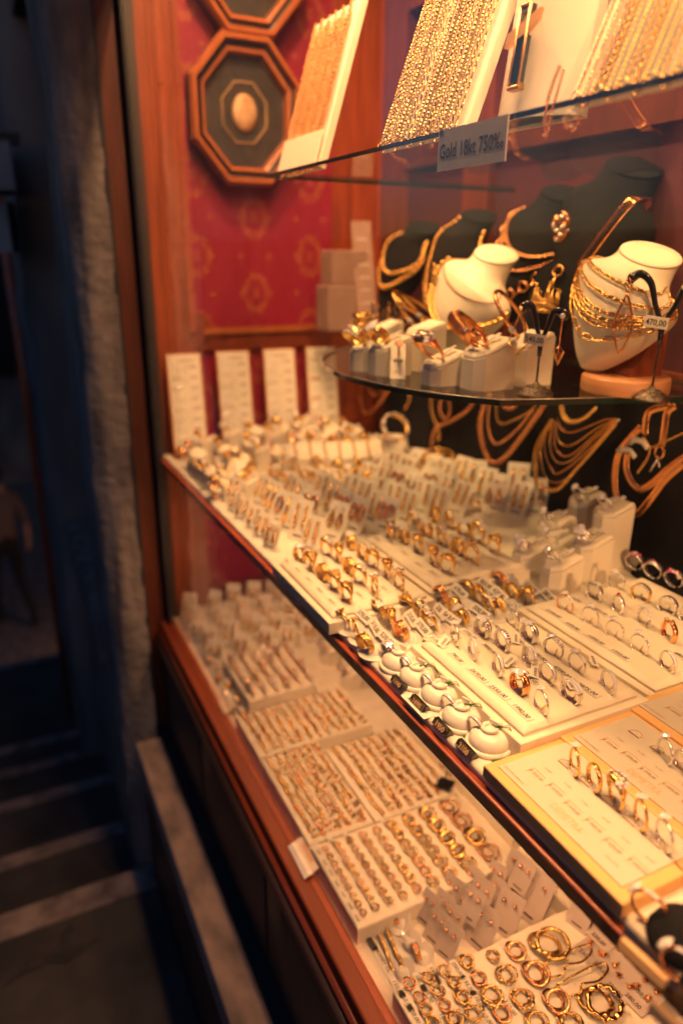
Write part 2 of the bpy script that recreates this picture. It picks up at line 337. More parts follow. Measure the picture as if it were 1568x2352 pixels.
g = MB(); g.box(0.45, 0.50, 1.78, 2.55, -2.2, 2.2, 'dark'); part('opening', g, d)
g = MB(); g.box(0.165, 0.45, 1.785, 2.545, -1.05, -0.90, 'stone'); part('sill', g, d)
g = MB(); g.box(0.20, 0.45, 1.785, 2.545, -2.2, -1.06, 'stone'); part('wall_below', g, d)
g = MB(); g.box(0.20, 0.45, 1.785, 2.545, 0.62, 2.2, 'facade'); part('lintel', g, d)
a = thing('awning', 'pale folded canvas awning on a dark bar high on the alley wall', 'awning', Matrix.Translation((0, 0, .13)))
g = MB(); g.prism([(0.03, 2.35), (0.135, 2.30), (0.145, 2.55), (0.05, 2.55)], 0.02, 0.14, 'cloth_white'); part('canvas', g, a)
g = MB(); g.box(-0.02, 0.165, 2.33, 2.36, 0.135, 0.165, 'blackframe'); part('bar', g, a)
g = MB(); g.prism([(0.02, 2.40), (0.11, 2.36), (0.14, 2.54), (0.02, 2.54)], -0.14, 0.0, 'cloth_white', ztop=lambda x, y: -0.01 + 0.25 * (x - 0.1)); part('valance', g, a)
for nm, lab, x0, x1, y0, y1, z0, z1, seed in (
        ('building', 'dim blue grey building closing the far end of the alley', -6, 9, 12, 13, -3.6, 6, 11),
        ('building', 'shadowed plastered house standing back behind the walking person', 0.95, 4, 4.2, 9.5, -3.6, 5, 13)):
    t = thing(nm, lab, 'building')
    w = rough_wall(x0, x1, y0, y1, z0, z1, 'facade', 0.02, seed); part('wall', w, t)
    for k in range(3):
        g = MB()
        if seed == 11: g.box(-3 + k * 2.6, -2.2 + k * 2.6, 11.93, 11.97, -1.8, 0.2, 'dark')
        else: g.box(0.90, 0.94, 4.9 + k * 1.5, 5.7 + k * 1.5, -3.2, -1.6, 'dark')
        part('window', g, t)
# trace of a drain pipe on the near pier
g = MB(); g.tube([(0.128, 3.33, -2.6), (0.13, 3.32, -1), (0.128, 3.33, 2.3)], 0.016, 'rededge', n=10)
solo('drain_pipe', g, 'thin rusty brown drain pipe running down the far plastered pier', 'pipe')

def person(x, y, z, h):
    t = thing('person', 'person in pale top and dark trousers walking away down the alley', 'person', at(x, y, z, 0.4) @ Matrix.Scale(h / 1.72, 4))
    J = {'pel': (0, 0, .95), 'wa': (0, 0, 1.12), 'ch': (0, 0, 1.34), 'nk': (0, 0, 1.50), 'hd': (0, .01, 1.62), 'ht': (0, .01, 1.70),
         'ls': (-.17, 0, 1.42), 'le': (-.23, -.03, 1.13), 'lw': (-.24, .06, .88), 'lh': (-.24, .09, .79),
         'rs': (.17, 0, 1.42), 're': (.23, -.05, 1.13), 'rw': (.24, -.02, .88), 'rh': (.24, 0, .79),
         'lp': (-.09, 0, .92), 'lk': (-.10, .12, .50), 'la': (-.10, .10, .09), 'lt': (-.10, .24, .04),
         'rp': (.09, 0, .92), 'rk': (.10, -.02, .50), 'ra': (.10, -.25, .13), 'rt': (.10, -.12, .03)}
    R = {'pel': .14, 'wa': .125, 'ch': .15, 'nk': .055, 'hd': .085, 'ht': .07, 'ls': .065, 'le': .045, 'lw': .032, 'lh': .035, 'rs': .065, 're': .045, 'rw': .032, 'rh': .035,
         'lp': .095, 'lk': .065, 'la': .042, 'lt': .035, 'rp': .095, 'rk': .065, 'ra': .042, 'rt': .035}
    E = [('pel', 'wa'), ('wa', 'ch'), ('ch', 'nk'), ('nk', 'hd'), ('hd', 'ht'), ('ch', 'ls'), ('ls', 'le'), ('le', 'lw'), ('lw', 'lh'), ('ch', 'rs'), ('rs', 're'), ('re', 'rw'), ('rw', 'rh'),
         ('pel', 'lp'), ('lp', 'lk'), ('lk', 'la'), ('la', 'lt'), ('pel', 'rp'), ('rp', 'rk'), ('rk', 'ra'), ('ra', 'rt')]
    K = list(J); me = bpy.data.meshes.new('person_body'); me.from_pydata([J[k] for k in K], [(K.index(a), K.index(b)) for a, b in E], [])
    o = link('body', me); sk = o.modifiers.new('Skin', 'SKIN'); o.modifiers.new('Sub', 'SUBSURF').levels = 1
    for i, k in enumerate(K): me.skin_vertices[0].data[i].radius = (R[k], R[k] * .85); me.skin_vertices[0].data[i].use_root = (k == 'pel')
    bpy.context.view_layer.update(); dg = bpy.context.evaluated_depsgraph_get()
    m2 = bpy.data.meshes.new_from_object(o.evaluated_get(dg)); bpy.data.objects.remove(o)
    m2.materials.clear()
    for n in ('skin', 'shirt', 'trousers'): m2.materials.append(M[n])
    for p in m2.polygons:
        zc = p.center.z; ax = abs(p.center.x); p.use_smooth = True
        p.material_index = 2 if (zc < 1.0 and not (ax > .19 and zc > .7)) else (1 if zc < 1.5 and not (ax > .19 and zc < 1.1) else 0)
    link('body', m2, t)
    g = MB(); g.ball((0, -.015, 1.655), .105, 'hair', n=12, sc=(.9, 1, .95)); part('hair', g, t)
    for s in (-1, 1):
        g = MB(); g.ball((s * .08, .03, 1.61), .02, 'skin', n=6, sc=(.5, 1, 1.4)); part('ear', g, t)
person(-0.10, 7.0, -3.50, 1.62)
g = MB(); g.box(-2.6, -2.3, -8, 12, -1.9, 0.12, 'facade'); solo('light_blocking_wall', g, 'unseen low wall added across the lane to block horizon light', 'wall')  # added out of view, height set for horizon light and pane reflection
# stain and litter on the paving
g = MB(); pts = [(PZ(p, -1.5)) for p in [(8, 2270), (60, 2215), (110, 2195), (150, 2185), (140, 2150), (165, 2125), (180, 2160), (235, 2155), (200, 2180), (150, 2215), (110, 2212), (60, 2235)]]
g.add([(p.x, p.y, -1.496) for p in pts], [tuple(range(len(pts)))], 'stain', None, False); o = struct('pavement_stain', g)

# stone ledge under the shop front
t = thing('stone_ledge', 'long worn stone ledge running beneath the shop window', 'ledge')
g = MB(); g.cushion(0.190, 0.250, -0.6, 1.475, -1.16, -1.10, 'ledge', r=0.006); part('top', g, t)
g = MB(); g.box(0.200, 0.29, -0.6, 1.47, -1.6, -1.163, 'blackframe'); part('plinth', g, t)

# ------------------------------------------------------------------ the shop window case
case = thing('shop_window', 'wooden shop window case with red panels holding the jewellery shelves', 'shop window')
YE, XB, YN, ZT = 1.56, 0.86, -0.35, 0.95
g = MB(); g.box(0.325, 0.409, YE, YE + 0.03, LOW, ZT, 'wood'); g.box(0.40, 0.412, YE - 0.006, YE, -0.165, ZT, 'wood'); part('stile', g, case)
g = MB(); g.box(0.3505, 0.3525, YE - 0.0012, YE - .0002, LOW, ZT, 'darkwood'); part('groove', g, case)
for zz_ in (.30, -.12):
    g = MB(); g.ball((.372, YE - .0005, zz_), .003, 'darkmetal', sc=(1, .4, 1)); part('screw', g, case)
g = MB(); g.box(0.3012, 0.3245, YE - 0.03, YE + 0.03, LOW, ZT, 'blackframe'); part('window_jamb', g, case)
g = MB(); g.box(0.409, 0.74, YE, YE + 0.03, -0.205, -0.158, 'woodh'); g.box(0.43, 0.735, YE - 0.006, YE, -0.170, -0.158, 'framewood')
g.add([(0.409, YE - 0.004, -0.205), (0.409, YE - 0.004, -0.125)] + [(0.409 + 0.04 * math.sin(a * PI / 16), YE - 0.004, -0.165 + 0.04 * math.cos(a * PI / 16)) for a in range(9)] , [tuple([1] + list(range(2, 11)) + [0])], 'woodh', None, False)
part('rail', g, case)
g = MB(); g.box(0.409, 0.74, YE, YE + 0.03, LOW, -0.775, 'woodh'); part('rail', g, case)
g = MB(); g.box(0.74, XB, YE, YE + 0.03, LOW, ZT, 'wood'); part('stile', g, case)
g = MB(); g.box(0.409, 0.74, YE + 0.01, YE + 0.028, -0.775, ZT, 'paper'); part('wallpaper_panel', g, case)
# back partition: stiles, rails, panels
g = MB(); g.box(XB + 0.02, XB + 0.03, YN, YE, LOW, ZT, 'shaded_paper'); part('wallpaper_panel', g, case)
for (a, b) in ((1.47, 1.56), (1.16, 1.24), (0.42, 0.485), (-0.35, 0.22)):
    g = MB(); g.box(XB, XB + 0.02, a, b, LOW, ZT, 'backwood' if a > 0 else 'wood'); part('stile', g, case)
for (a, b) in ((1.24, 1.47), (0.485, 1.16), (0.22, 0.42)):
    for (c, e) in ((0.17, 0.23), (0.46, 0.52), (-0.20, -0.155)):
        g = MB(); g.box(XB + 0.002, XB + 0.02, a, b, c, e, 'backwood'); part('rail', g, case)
g = MB(); g.box(0.29, XB + 0.03, YN, YE + 0.03, ZT, ZT + 0.02, 'woodh'); part('ceiling', g, case)
g = MB(); g.box(0.29, XB + 0.03, YN - 0.02, YN, LOW, ZT, 'wood'); part('end_panel', g, case)
g = MB(); g.box(0.294, 0.3, YE - 0.07, YE + 0.03, -1.1, 1.2, 'blackframe'); g.box(0.294, 0.324, YE + 0.03, YE + 0.05, -1.1, 1.2, 'blackframe'); part('outer_post', g, case)
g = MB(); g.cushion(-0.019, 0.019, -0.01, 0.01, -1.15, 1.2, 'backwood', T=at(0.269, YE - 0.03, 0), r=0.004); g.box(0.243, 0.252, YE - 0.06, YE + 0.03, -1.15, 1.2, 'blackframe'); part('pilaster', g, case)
g = MB(); g.cushion(0.278, 0.312, YN, YE - 0.03, LOW - 0.035, LOW + 0.004, 'woodh', r=0.004); part('bottom_rail', g, case)
g = MB()
for k, (x, z, r) in enumerate(((0.276, -0.842, .006), (0.270, -0.858, .009), (0.274, -0.880, .007))): g.tube([(x, YN, z), (x, YE - 0.04, z)], r, 'darkwood' if k else 'rededge', n=10)
part('moulding', g, case)
g = MB(); g.box(0.276, 0.30, YN, YE - 0.03, -1.12, -0.87, 'darkwood')
for k in range(5): g.box(0.2735, 0.276, -0.3 + k * 0.37, -0.3 + k * 0.37 + 0.30, -1.08, -0.905, 'blackframe')
part('front_panel', g, case)
g = MB(); g.box(0.25, 0.276, YN, YE - 0.05, -1.115, -1.103, 'blackframe'); part('lower_board', g, case)
g = MB(); g.box(0.285, 0.302, YN, YE, 0.46, ZT + .02, 'darkwood'); part('light_baffle', g, case)  # unseen board added above the view to keep lamp spill off the pier
g = MB(); g.box(0.3000, 0.3008, YN, YE - 0.032, LOW + 0.004, 0.459, 'pane'); part('glass_pane', g, case)
g = MB(); g.box(0.312, XB, YN, YE, LOW - 0.02, LOW, 'fabric'); part('floor_board', g, case)

# middle shelf
t = thing('display_shelf', 'long cream covered shelf with dark red front edge, full of rings', 'shelf')
Y1 = 1.528
SH = Matrix(((1, -0.0135, 0, 0.0207), (0, 1, 0, 0), (0, 0, 1, 0), (0, 0, 0, 1)))      # the shelf front runs very slightly out of parallel
g = MB(); g.cushion(0.3180, XB - 0.030, YN, Y1, SHELF - 0.008, SHELF, 'fabric', SH, r=0.004, n=4); part('liner', g, t)
g = MB(); g.box(0.3195, XB - 0.030, YN, Y1 + 0.002, SHELF - 0.034, SHELF - 0.009, 'darkmetal', SH); part('board', g, t)
g = MB(); g.cushion(0.3110, 0.3190, YN, Y1 + 0.002, SHELF - 0.021, SHELF - 0.0088, 'rededge', SH, r=0.0020); part('edge_strip', g, t)

# velvet backdrop below the glass shelf
g = MB()
def vf(u, v):
    y = -0.3 + u * 1.75; z = SHELF + 0.001 + v * 0.235
    return (0.825 + 0.02 * (1 - v) * 0 + 0.003 * math.sin(y * 9) * math.sin(v * 3), y, z)
g.grid(60, 8, vf, 'velvet'); g.box(0.83, 0.84, -0.3, 1.45, SHELF + 0.001, GL - 0.03, 'velvet')
solo('velvet_backdrop', g, 'black velvet backdrop behind the hanging necklaces above the long shelf', 'backdrop')

# glass shelves
t = thing('glass_shelf', 'half round clear glass shelf carrying necklace busts and ring stands', 'shelf')
arc = [(0.80 + 0.352 * math.cos(a), 0.90 + 0.352 * math.sin(a)) for a in [PI / 2 + PI * k / 48 for k in range(49)]]
# the half disc, continued straight to the near side
poly = [(XB - 0.005, 1.252)] + arc[:36] + [(arc[35][0] + 0.30, arc[35][1] - 0.095), (XB - 0.005, 0.42)]
poly = [(x, y) for x, y in poly if x < XB]
T8 = 0.008
vs = [(x, y, GL) for x, y in poly]; n = len(poly)
g = MB(); g.add([(x, y, GL) for x, y in poly], [tuple(range(n))], 'shelfglass', None, False); part('plate', g, t)
g = MB(); g.add([(x, y, GL) for x, y in poly] + [(x, y, GL - T8) for x, y in poly], [(i, (i + 1) % n, n + (i + 1) % n, n + i) for i in range(n)], 'glassedge', None, False); part('edge', g, t)
g = MB(); g.tube([(x - 0.0003, y, GL - 0.0004) for x, y in poly[1:-1]], 0.0005, 'silver', n=5); part('bright_arris', g, t)
for y in (0.75, 1.05):
    g = MB(); g.prism([(0, 0), (0.13, 0), (0, -0.05)], 0, 0.006, 'darkmetal', T=frame((XB - 0.002, y, GL - T8 - 0.001), (-1, 0, 0), (0, 0, 1))); part('bracket', g, t)
t = thing('glass_shelf', 'high straight clear glass shelf carrying the chain boards', 'shelf')
g = MB(); g.add([(0.40, -0.3, UP), (XB - 0.005, -0.3, UP), (XB - 0.005, 1.075, UP), (0.40, 1.075, UP)], [(0, 1, 2, 3)], 'shelfglass', None, False); part('plate', g, t)
g = MB(); q = [(0.40, -0.3), (XB - 0.005, -0.3), (XB - 0.005, 1.075), (0.40, 1.075)]
g.add([(x, y, UP) for x, y in q] + [(x, y, UP - 0.0045) for x, y in q], [(i, (i + 1) % 4, 4 + (i + 1) % 4, 4 + i) for i in (0, 2, 3)], 'glassedge', None, False); part('edge', g, t)
for y in (0.36,):
    g = MB(); g.prism([(0, 0), (0.30, 0), (0.29, -0.012), (0.05, -0.03), (0, -0.10)], 0, 0.008, 'darkmetal', T=frame((XB - 0.002, y, UP - 0.009), (-1, 0, 0), (0, 0, 1))); part('bracket', g, t)

# octagonal pictures on the end wall
def octo(cx, cz, rx, rz, label):
    t = thing('picture_frame', label, 'picture frame', frame((cx, YE - 0.008, cz), (1, 0, 0), (0, 0, 1)))
    def oc(s, r2=None): return [(rx * s * math.cos(PI / 8 + k * PI / 4) / math.cos(PI / 8), rz * s * math.sin(PI / 8 + k * PI / 4) / math.cos(PI / 8)) for k in range(8)]
    prof = [(1.0, -0.008), (1.0, 0.022), (0.955, 0.034), (0.90, 0.034), (0.885, 0.022), (0.84, 0.018), (0.80, 0.026), (0.75, 0.024), (0.735, 0.004)]
    vs = []; fs = []
    for s, z in prof: vs += [(x, y, z) for x, y in oc(s)]
    for k in range(len(prof) - 1):
        for i in range(8): j = (i + 1) % 8; fs.append((k * 8 + i, k * 8 + j, k * 8 + 8 + j, k * 8 + 8 + i))
    g = MB(); g.add(vs, [f for i, f in enumerate(fs) if i // 8 not in (0, 4, 5)], 'framewood', None, False); g.add(vs, [f for i, f in enumerate(fs) if i // 8 in (0, 4, 5)], 'darkwood', None, False); part('frame', g, t)
    g = MB(); g.add([(x, y, 0.004) for x, y in oc(0.76)], [tuple(range(8))], 'blackmat', None, False); part('mount', g, t)
    g = MB(); g.tube([(x, y, 0.006) for x, y in oc(0.40)], 0.0012, 'gilt', closed=True, n=4); part('gilt_line', g, t)
    g = MB(); g.lathe([(0.026, 0.0045), (0.025, 0.010), (0.015, 0.013), (0.001, 0.014)], 'cameo', n=28, sy=1.35); part('cameo', g, t)
octo(0.535, 0.262, 0.115, 0.135, 'octagonal moulded wood frame around a small pale cameo on dark mount')
octo(0.545, 0.525, 0.115, 0.135, 'upper octagonal wood frame cut off by the top of the view')

# ================================================================== JEWELLERY BUILDERS
def band_pts(R, n=40, a0=0, a1=2 * PI): return [(0, R * math.sin(a0 + (a1 - a0) * i / n), R - R * -math.cos(a0 + (a1 - a0) * i / n)) for i in range(n + (0 if abs(a1 - a0 - 2 * PI) < 1e-6 else 1))]
def sweep_band(mb, R, wf0, tf0, m, n=44, k=8, xo=None):
    wf = lambda a: max(wf0(a), min(wf0(a) * 1.5, .0065)); tf = lambda a: tf0(a) * 1.5
    vs = []; fs = []
    for i in range(n):
        a = 2 * PI * i / n; w = wf(a); t = tf(a); x0 = xo(a) if xo else 0
        for j in range(k):
            q = 2 * PI * j / k; x = math.cos(q) * w / 2; r = R + (math.sin(q) * 0.5 + 0.5) * t
            vs.append((x + x0, r * math.sin(a), R + r * math.cos(a)))
    for i in range(n):
        for j in range(k): l = (j + 1) % k; e = (i + 1) % n; fs.append((i * k + j, e * k + j, e * k + l, i * k + l))
    mb.add(vs, fs, m)
def adist(a): a = (a + PI) % (2 * PI) - PI; return abs(a)
_rc = {}
def ring_meshes(kind, metal, seed=0):
    key = (kind, metal, seed)
    if key in _rc: return _rc[key]
    rnd = random.Random(hash(kind) % 1000 if False else len(kind) * 7 + seed)
    b = MB(); s = MB(); R = 0.0095; thin = lambda a: 0.0012
    def on(a, r=None, x=0): r = r or R + 0.0013; return (x, r * math.sin(a), R + r * math.cos(a))
    def dr(a): return (0, math.sin(a), math.cos(a))
    gm = 'gem'
    if kind == 'plain': sweep_band(b, R, lambda a: 0.0026, thin, metal)
    elif kind == 'solitaire':
        sweep_band(b, R, lambda a: 0.0016 + 0.0006 * (adist(a) > 2), thin, metal)
        for q in range(4): b.tube([on(0, R), (0.0019 * math.cos(q * PI / 2 + .8), 0.0019 * math.sin(q * PI / 2 + .8), 2 * R + 0.0052)], 0.0004, metal, n=5)
        s.gem((0, 0, 2 * R + 0.0042), 0.0029, gm, n=8)
    elif kind == 'cluster':
        sweep_band(b, R, lambda a: 0.0018, thin, metal)
        for i in range(5):
            for sg in (-1, 1): a = sg * (0.55 + 0.16 * i); s.gem(on(a), 0.0010, gm, dr(a))
        b.lathe([(0.0008, 2 * R), (0.0040, 2 * R + 0.0025), (0.0042, 2 * R + 0.0032)], metal, n=12)
        for i in range(7):
            q = i * PI / 3; rr = 0.0 if i == 6 else 0.0029; s.gem((rr * math.cos(q), rr * math.sin(q), 2 * R + 0.0038 + (0.0006 if i == 6 else 0)), 0.0016, gm, (math.cos(q) * .4 * (i < 6), math.sin(q) * .4 * (i < 6), 1))
    elif kind == 'eternity':
        sweep_band(b, R, lambda a: 0.0022, lambda a: 0.0008, metal)
        for i in range(24): a = 2 * PI * i / 24; s.gem(on(a, R + 0.001), 0.00135, gm, dr(a))
    elif kind == 'pave':
        sweep_band(b, R, lambda a: 0.0030, thin, metal)
        for i in range(17):
            a = -1.5 + 3.0 * i / 16; s.gem(on(a, R + .0013), 0.00115, gm, dr(a))
    elif kind == 'double':
        for o in (-0.0016, 0.0016): sweep_band(b, R, lambda a: 0.0022, thin, metal, xo=lambda a, o=o: o * (1 if adist(a) < 2 else .6))
        for o in (-0.0016, 0.0016):
            for i in range(15): a = -1.3 + 2.6 * i / 14; s.gem(on(a, R + .0013, o), 0.0011, gm, dr(a))
    elif kind == 'baguette':
        sweep_band(b, R, lambda a: 0.0062 if adist(a) < 1.5 else 0.0035, lambda a: 0.0016, metal)
        for i in range(11):
            a = -1.2 + 2.4 * i / 10; T = frame(on(a, R + .0019), (1, 0, 0), (0, math.cos(a), -math.sin(a))); s.box(-.0014, .0014, -.0008, .0008, -.0004, .0005, gm, T)
            for o in (-.0024, .0024): s.gem(on(a, R + .0016, o), .0009, gm, dr(a))
    elif kind == 'bow':
        sweep_band(b, R, lambda a: 0.0028, thin, metal, xo=lambda a: 0.002 * math.sin(a)); sweep_band(b, R, lambda a: 0.0028, thin, metal, xo=lambda a: -0.002 * math.sin(a))
        for i in range(34):
            q = rnd.uniform(0, 2 * PI); rr = 0.0062 * math.sqrt(rnd.random()); x = rr * math.cos(q); y = rr * math.sin(q) * 1.15
            s.gem((x, y, 2 * R + 0.0032 - rr * rr * 45), 0.0014, gm, (x * 60, y * 60, 1))
        b.ball((0, 0, 2 * R + 0.0008), 0.0062, metal, n=12, sc=(1, 1.1, .3))
    elif kind == 'twist':
        for sg in (-1, 1): sweep_band(b, R, lambda a: 0.0017, thin, metal, xo=lambda a, sg=sg: sg * 0.0021 * math.sin(2 * a) * (adist(a) < 1.7))
        for sg in (-1, 1):
            for i in range(14): a = -1.4 + 2.8 * i / 13; s.gem(on(a, R + .0013, sg * .0021 * math.sin(2 * a)), .00085, gm, dr(a))
        s.gem((0, 0, 2 * R + 0.0040), 0.0028, gm, n=8)
        for i in range(8): q = i * PI / 4; s.gem((.0033 * math.cos(q), .0033 * math.sin(q), 2 * R + .0034), .0010, gm)
    elif kind == 'heart':
        sweep_band(b, R, lambda a: 0.0018, thin, metal)
        hp = [(0, 0.0066 * (math.sin(t) ** 3), 2 * R + 0.0035 + 0.0054 * (0.81 * math.cos(t) - 0.31 * math.cos(2 * t) - 0.12 * math.cos(3 * t))) for t in [2 * PI * i / 28 for i in range(28)]]
        b.tube(hp, 0.0010, metal, closed=True, n=6)
        for i in range(28): s.gem(Vector(hp[i]) + Vector((-0.0009, 0, 0)), 0.00085, gm, (-1, 0, 0))
    elif kind == 'flower':
        sweep_band(b, R, lambda a: 0.0016, thin, metal)
        for i in range(5): q = 2 * PI * i / 5; b.ball((0.0036 * math.cos(q), 0.0036 * math.sin(q), 2 * R + 0.0030), 0.0026, metal, n=8, sc=(1, 1, .45))
        s.gem((0, 0, 2 * R + 0.0045), 0.0016, gm)
    elif kind == 'lattice':      # flared openwork crown
        sweep_band(b, R, lambda a: 0.0017 + 0.0125 * max(0, math.cos(a)) ** 2, lambda a: 0.0010 + 0.0026 * max(0, math.cos(a)), metal)
        for i in range(60):
            a = rnd.uniform(-1.1, 1.1); w = 0.0062 * max(0, math.cos(a)) ** 2
            b.ball(on(a, R + .0018 + .0040 * math.cos(a), rnd.uniform(-w, w)), rnd.uniform(.0007, .0013), metal, n=5)
        for i in range(4): s.gem(on(rnd.uniform(-.6, .6), R + .0030, rnd.uniform(-.003, .003)), .0009, gm)
    elif kind == 'dome':
        sweep_band(b, R, lambda a: 0.0019 + 0.0115 * max(0, math.cos(a)) ** 2, lambda a: 0.0011 + 0.0042 * max(0, math.cos(a)) ** 3, metal)
        for i in range(24):
            a = rnd.uniform(-.8, .8); s.gem(on(a, R + .0014 + .0066 * max(0, math.cos(a)) ** 3, rnd.uniform(-.004, .004)), .0010, gm, dr(a))
    elif kind == 'wide': sweep_band(b, R, lambda a: 0.0075, lambda a: 0.0015, metal)
    elif kind == 'ribbed':
        for o in (-.003, -.001, .001, .003): sweep_band(b, R, lambda a: 0.0019, lambda a: 0.0014 + .0006 * math.cos(a), metal, xo=lambda a, o=o: o * (1 + .3 * math.sin(a)))
        s.gem((0, 0, 2 * R + .0032), .0014, gm)
    elif kind == 'checker':
        sweep_band(b, R, lambda a: 0.0095 if adist(a) < 1.4 else 0.0045, lambda a: 0.0018, metal)
        for i in range(9):
            for j in range(5): a = -1.1 + 2.2 * i / 8; s.gem(on(a, R + .0020, -.0034 + .0017 * j), .0009, gm, dr(a))
    elif kind == 'open':
        sweep_band(b, R, lambda a: 0.0042 if adist(a) > .35 else .002, lambda a: 0.0020 if adist(a) > .3 else .0004, metal)
        b.ball(on(-.42, R + .002), .0030, metal, n=12); b.ball(on(.42, R + .002), .0026, metal, n=12); s.gem(on(.42, R + .0046), .0018, gm, dr(.42)); s.ball(on(-.42, R + .0040), .0017, 'onyx', n=8)
    elif kind == 'tall':          # wide open mount on two thin shanks
        for o in (-.002, .002): sweep_band(b, R, lambda a: 0.0012, thin, metal, xo=lambda a, o=o: o * math.cos(a))
        b.lathe([(0.001, 2 * R), (0.005, 2 * R + .004), (0.006, 2 * R + .006), (0.0045, 2 * R + .006), (0.0008, 2 * R + .002)], metal, n=10, sy=1.5)
        for i in range(10): q = rnd.uniform(0, 6.28); s.gem((.0035 * math.cos(q), .006 * math.sin(q), 2 * R + .0062), .0012, gm)
    elif kind == 'square':
        sweep_band(b, R, lambda a: 0.0052, lambda a: 0.0014, metal)
        b.box(-.0038, .0038, -.0065, .0065, 2 * R + .0002, 2 * R + .0028, metal)
        for i in range(6):
            for j in range(3): s.gem((-.0024 + .0024 * j, -.0052 + .0021 * i, 2 * R + .0030), .0011, gm)
    elif kind in ('ruby', 'pinks', 'blues'):
        g2 = 'ruby' if kind == 'ruby' else 'pinkgem'
        if kind == 'ruby': sweep_band(b, R, lambda a: 0.0034, thin, metal); b.lathe([(.001, 2 * R), (.0026, 2 * R + .002)], metal, n=10); s.ball((0, 0, 2 * R + .0028), .0022, 'ruby', n=10)
        else:
            sweep_band(b, R, lambda a: 0.0070 if adist(a) < 1.5 else .004, lambda a: 0.0016, metal)
            for i in range(26):
                a = rnd.uniform(-1.0, 1.0); s.gem(on(a, R + .0020, rnd.uniform(-.003, .003)), rnd.uniform(.0011, .0016), rnd.choice([g2, 'gem', g2, 'greengem' if kind == 'blues' else 'gem']), dr(a))
    else: sweep_band(b, R, lambda a: 0.002, thin, metal)
    _rc[key] = (b.mesh('ring_band'), s.mesh('ring_stones') if s.v else None); return _rc[key]

_loop = MB(); _loop.box(0, 0.0085, -0.0006, 0.0006, -0.0005, 0.0007, 'straw', T=at(0.001, 0.002, 0.001, 0, 0, -0.65)); _loopm = _loop.mesh('tag_loop')
def place_ring(p, kind, metal, label, group, lean=0.28, yaw=0.0, sc=1.0, loop=True, seed=0, T=None, gemmat=None):
    if T is None: T = at(p[0], p[1], p[2] - 0.0012, yaw, -lean)
    b, s = ring_meshes(kind, metal, seed)
    o = thing('ring', label, 'ring', T @ Matrix.Scale(sc, 4), group)
    link('band', b, o)
    if s: link('stones', s, o)
    if loop: link('tag_loop', _loopm, o)
    return o

# ---------------- ring trays
TR = (0, -1, 0); TU = (1, 0, 0)          # writing on the shelves reads from the window
def tray(x0, x1, y0, y1, ztop, zbase, label, rim=0.008, cm='cream', group='ring trays on the long shelf'):
    t = thing('ring_tray', label, 'jewellery tray', Matrix.Translation((0, 0, 0)), group)
    g = MB(); g.cushion(x0 - rim, x1 + rim, y0 - rim * 0.9, y1 + rim, zbase, ztop - 0.008, 'cream', r=0.0012, n=2); part('box', g, t)
    g = MB()
    W, H = 24, 32; cx, cy = (x0 + x1) / 2, (y0 + y1) / 2
    def f(u, v):
        a = u * 2 - 1; b = v * 2 - 1; e = max(abs(a), abs(b)); k = 0.0045 * max(0, (e - 0.93) / 0.07) ** 2
        return (cx + a * (x1 - x0) / 2, cy + b * (y1 - y0) / 2, ztop - k - 0.0005 * math.cos(a * 9) * math.cos(b * 11) * 0.4)
    g.grid(40, 54, f, cm)
    g.box(x0 + .0004, x1 - .0004, y0 + .0004, y1 - .0004, ztop - 0.009, ztop - 0.0052, cm); part('cushion', g, t)
    return t
def price(t, p, z, txt, h=0.0050, w=None, ink='ink', lab=True, jit=0.0, cardm='card'):
    g = MB(); w = w or 0.0039 * len(txt) + 0.002
    T = frame((p[0], p[1], z + 0.0008), (jit, -1, 0), (1, jit, 0))
    g.box(-w / 2, w / 2, -h * 0.78, h * 0.78, -0.0004, 0, cardm, T)
    g.text(txt, h, ink, T, lift=0.0002, shear=0.15)
    part('price_label', g, t)

RG = 'rings standing on the cushioned trays'
ZA = -0.392
tA = tray(0.378, 0.517, 0.399, 0.568, ZA, SHELF, 'white diamond ring tray nearest the round dome stands, all prices readable')
ringsA = [((375, 490), 'solitaire', 'silver', 'thin white ring with round diamond marked 3100,00'), ((520, 450), 'bow', 'silver', 'white ring with oval diamond cluster marked 1770,00'),
    ((680, 405), 'heart', 'silver', 'white ring with open diamond heart marked 2190,00'), ((470, 565), 'eternity', 'silver', 'dark stone eternity ring marked 790,00'),
    ((625, 520), 'baguette', 'silver', 'wide white band with baguette stones marked 3800,00'), ((770, 480), 'bow', 'silver', 'large white ring with knotted diamond bow by the far cushion edge'),
    ((600, 650), 'pave', 'silver', 'diamond shouldered solitaire band marked 2670,00'), ((765, 605), 'double', 'silver', 'white ring with two diamond rows left of the 2990,00 price'),
    ((900, 560), 'twist', 'silver', 'twisted white shank solitaire beside the 2990,00 price'), ((715, 745), 'bow', 'rose', 'rose gold ring with woven diamond strands marked 2550,00'),
    ((865, 695), 'pave', 'silver', 'half eternity ring with paper tag hanging from it'), ((1020, 645), 'cluster', 'silver', 'diamond flower cluster ring marked 4200,00'),
    ((825, 845), 'solitaire', 'silver', 'slim scalloped diamond ring marked 1990,00'), ((990, 795), 'double', 'silver', 'double row diamond band in the nearest row'),
    ((1180, 740), 'eternity', 'silver', 'full diamond eternity ring marked 2875,00')]
for i, (q, k, m, d) in enumerate(ringsA): 
    p = PZ(c2(*q), ZA); place_ring(p, k, m, d, RG, lean=0.20 + random.uniform(-.12, .16), yaw=random.uniform(-.35, .35), sc=1.08, seed=i % 4)
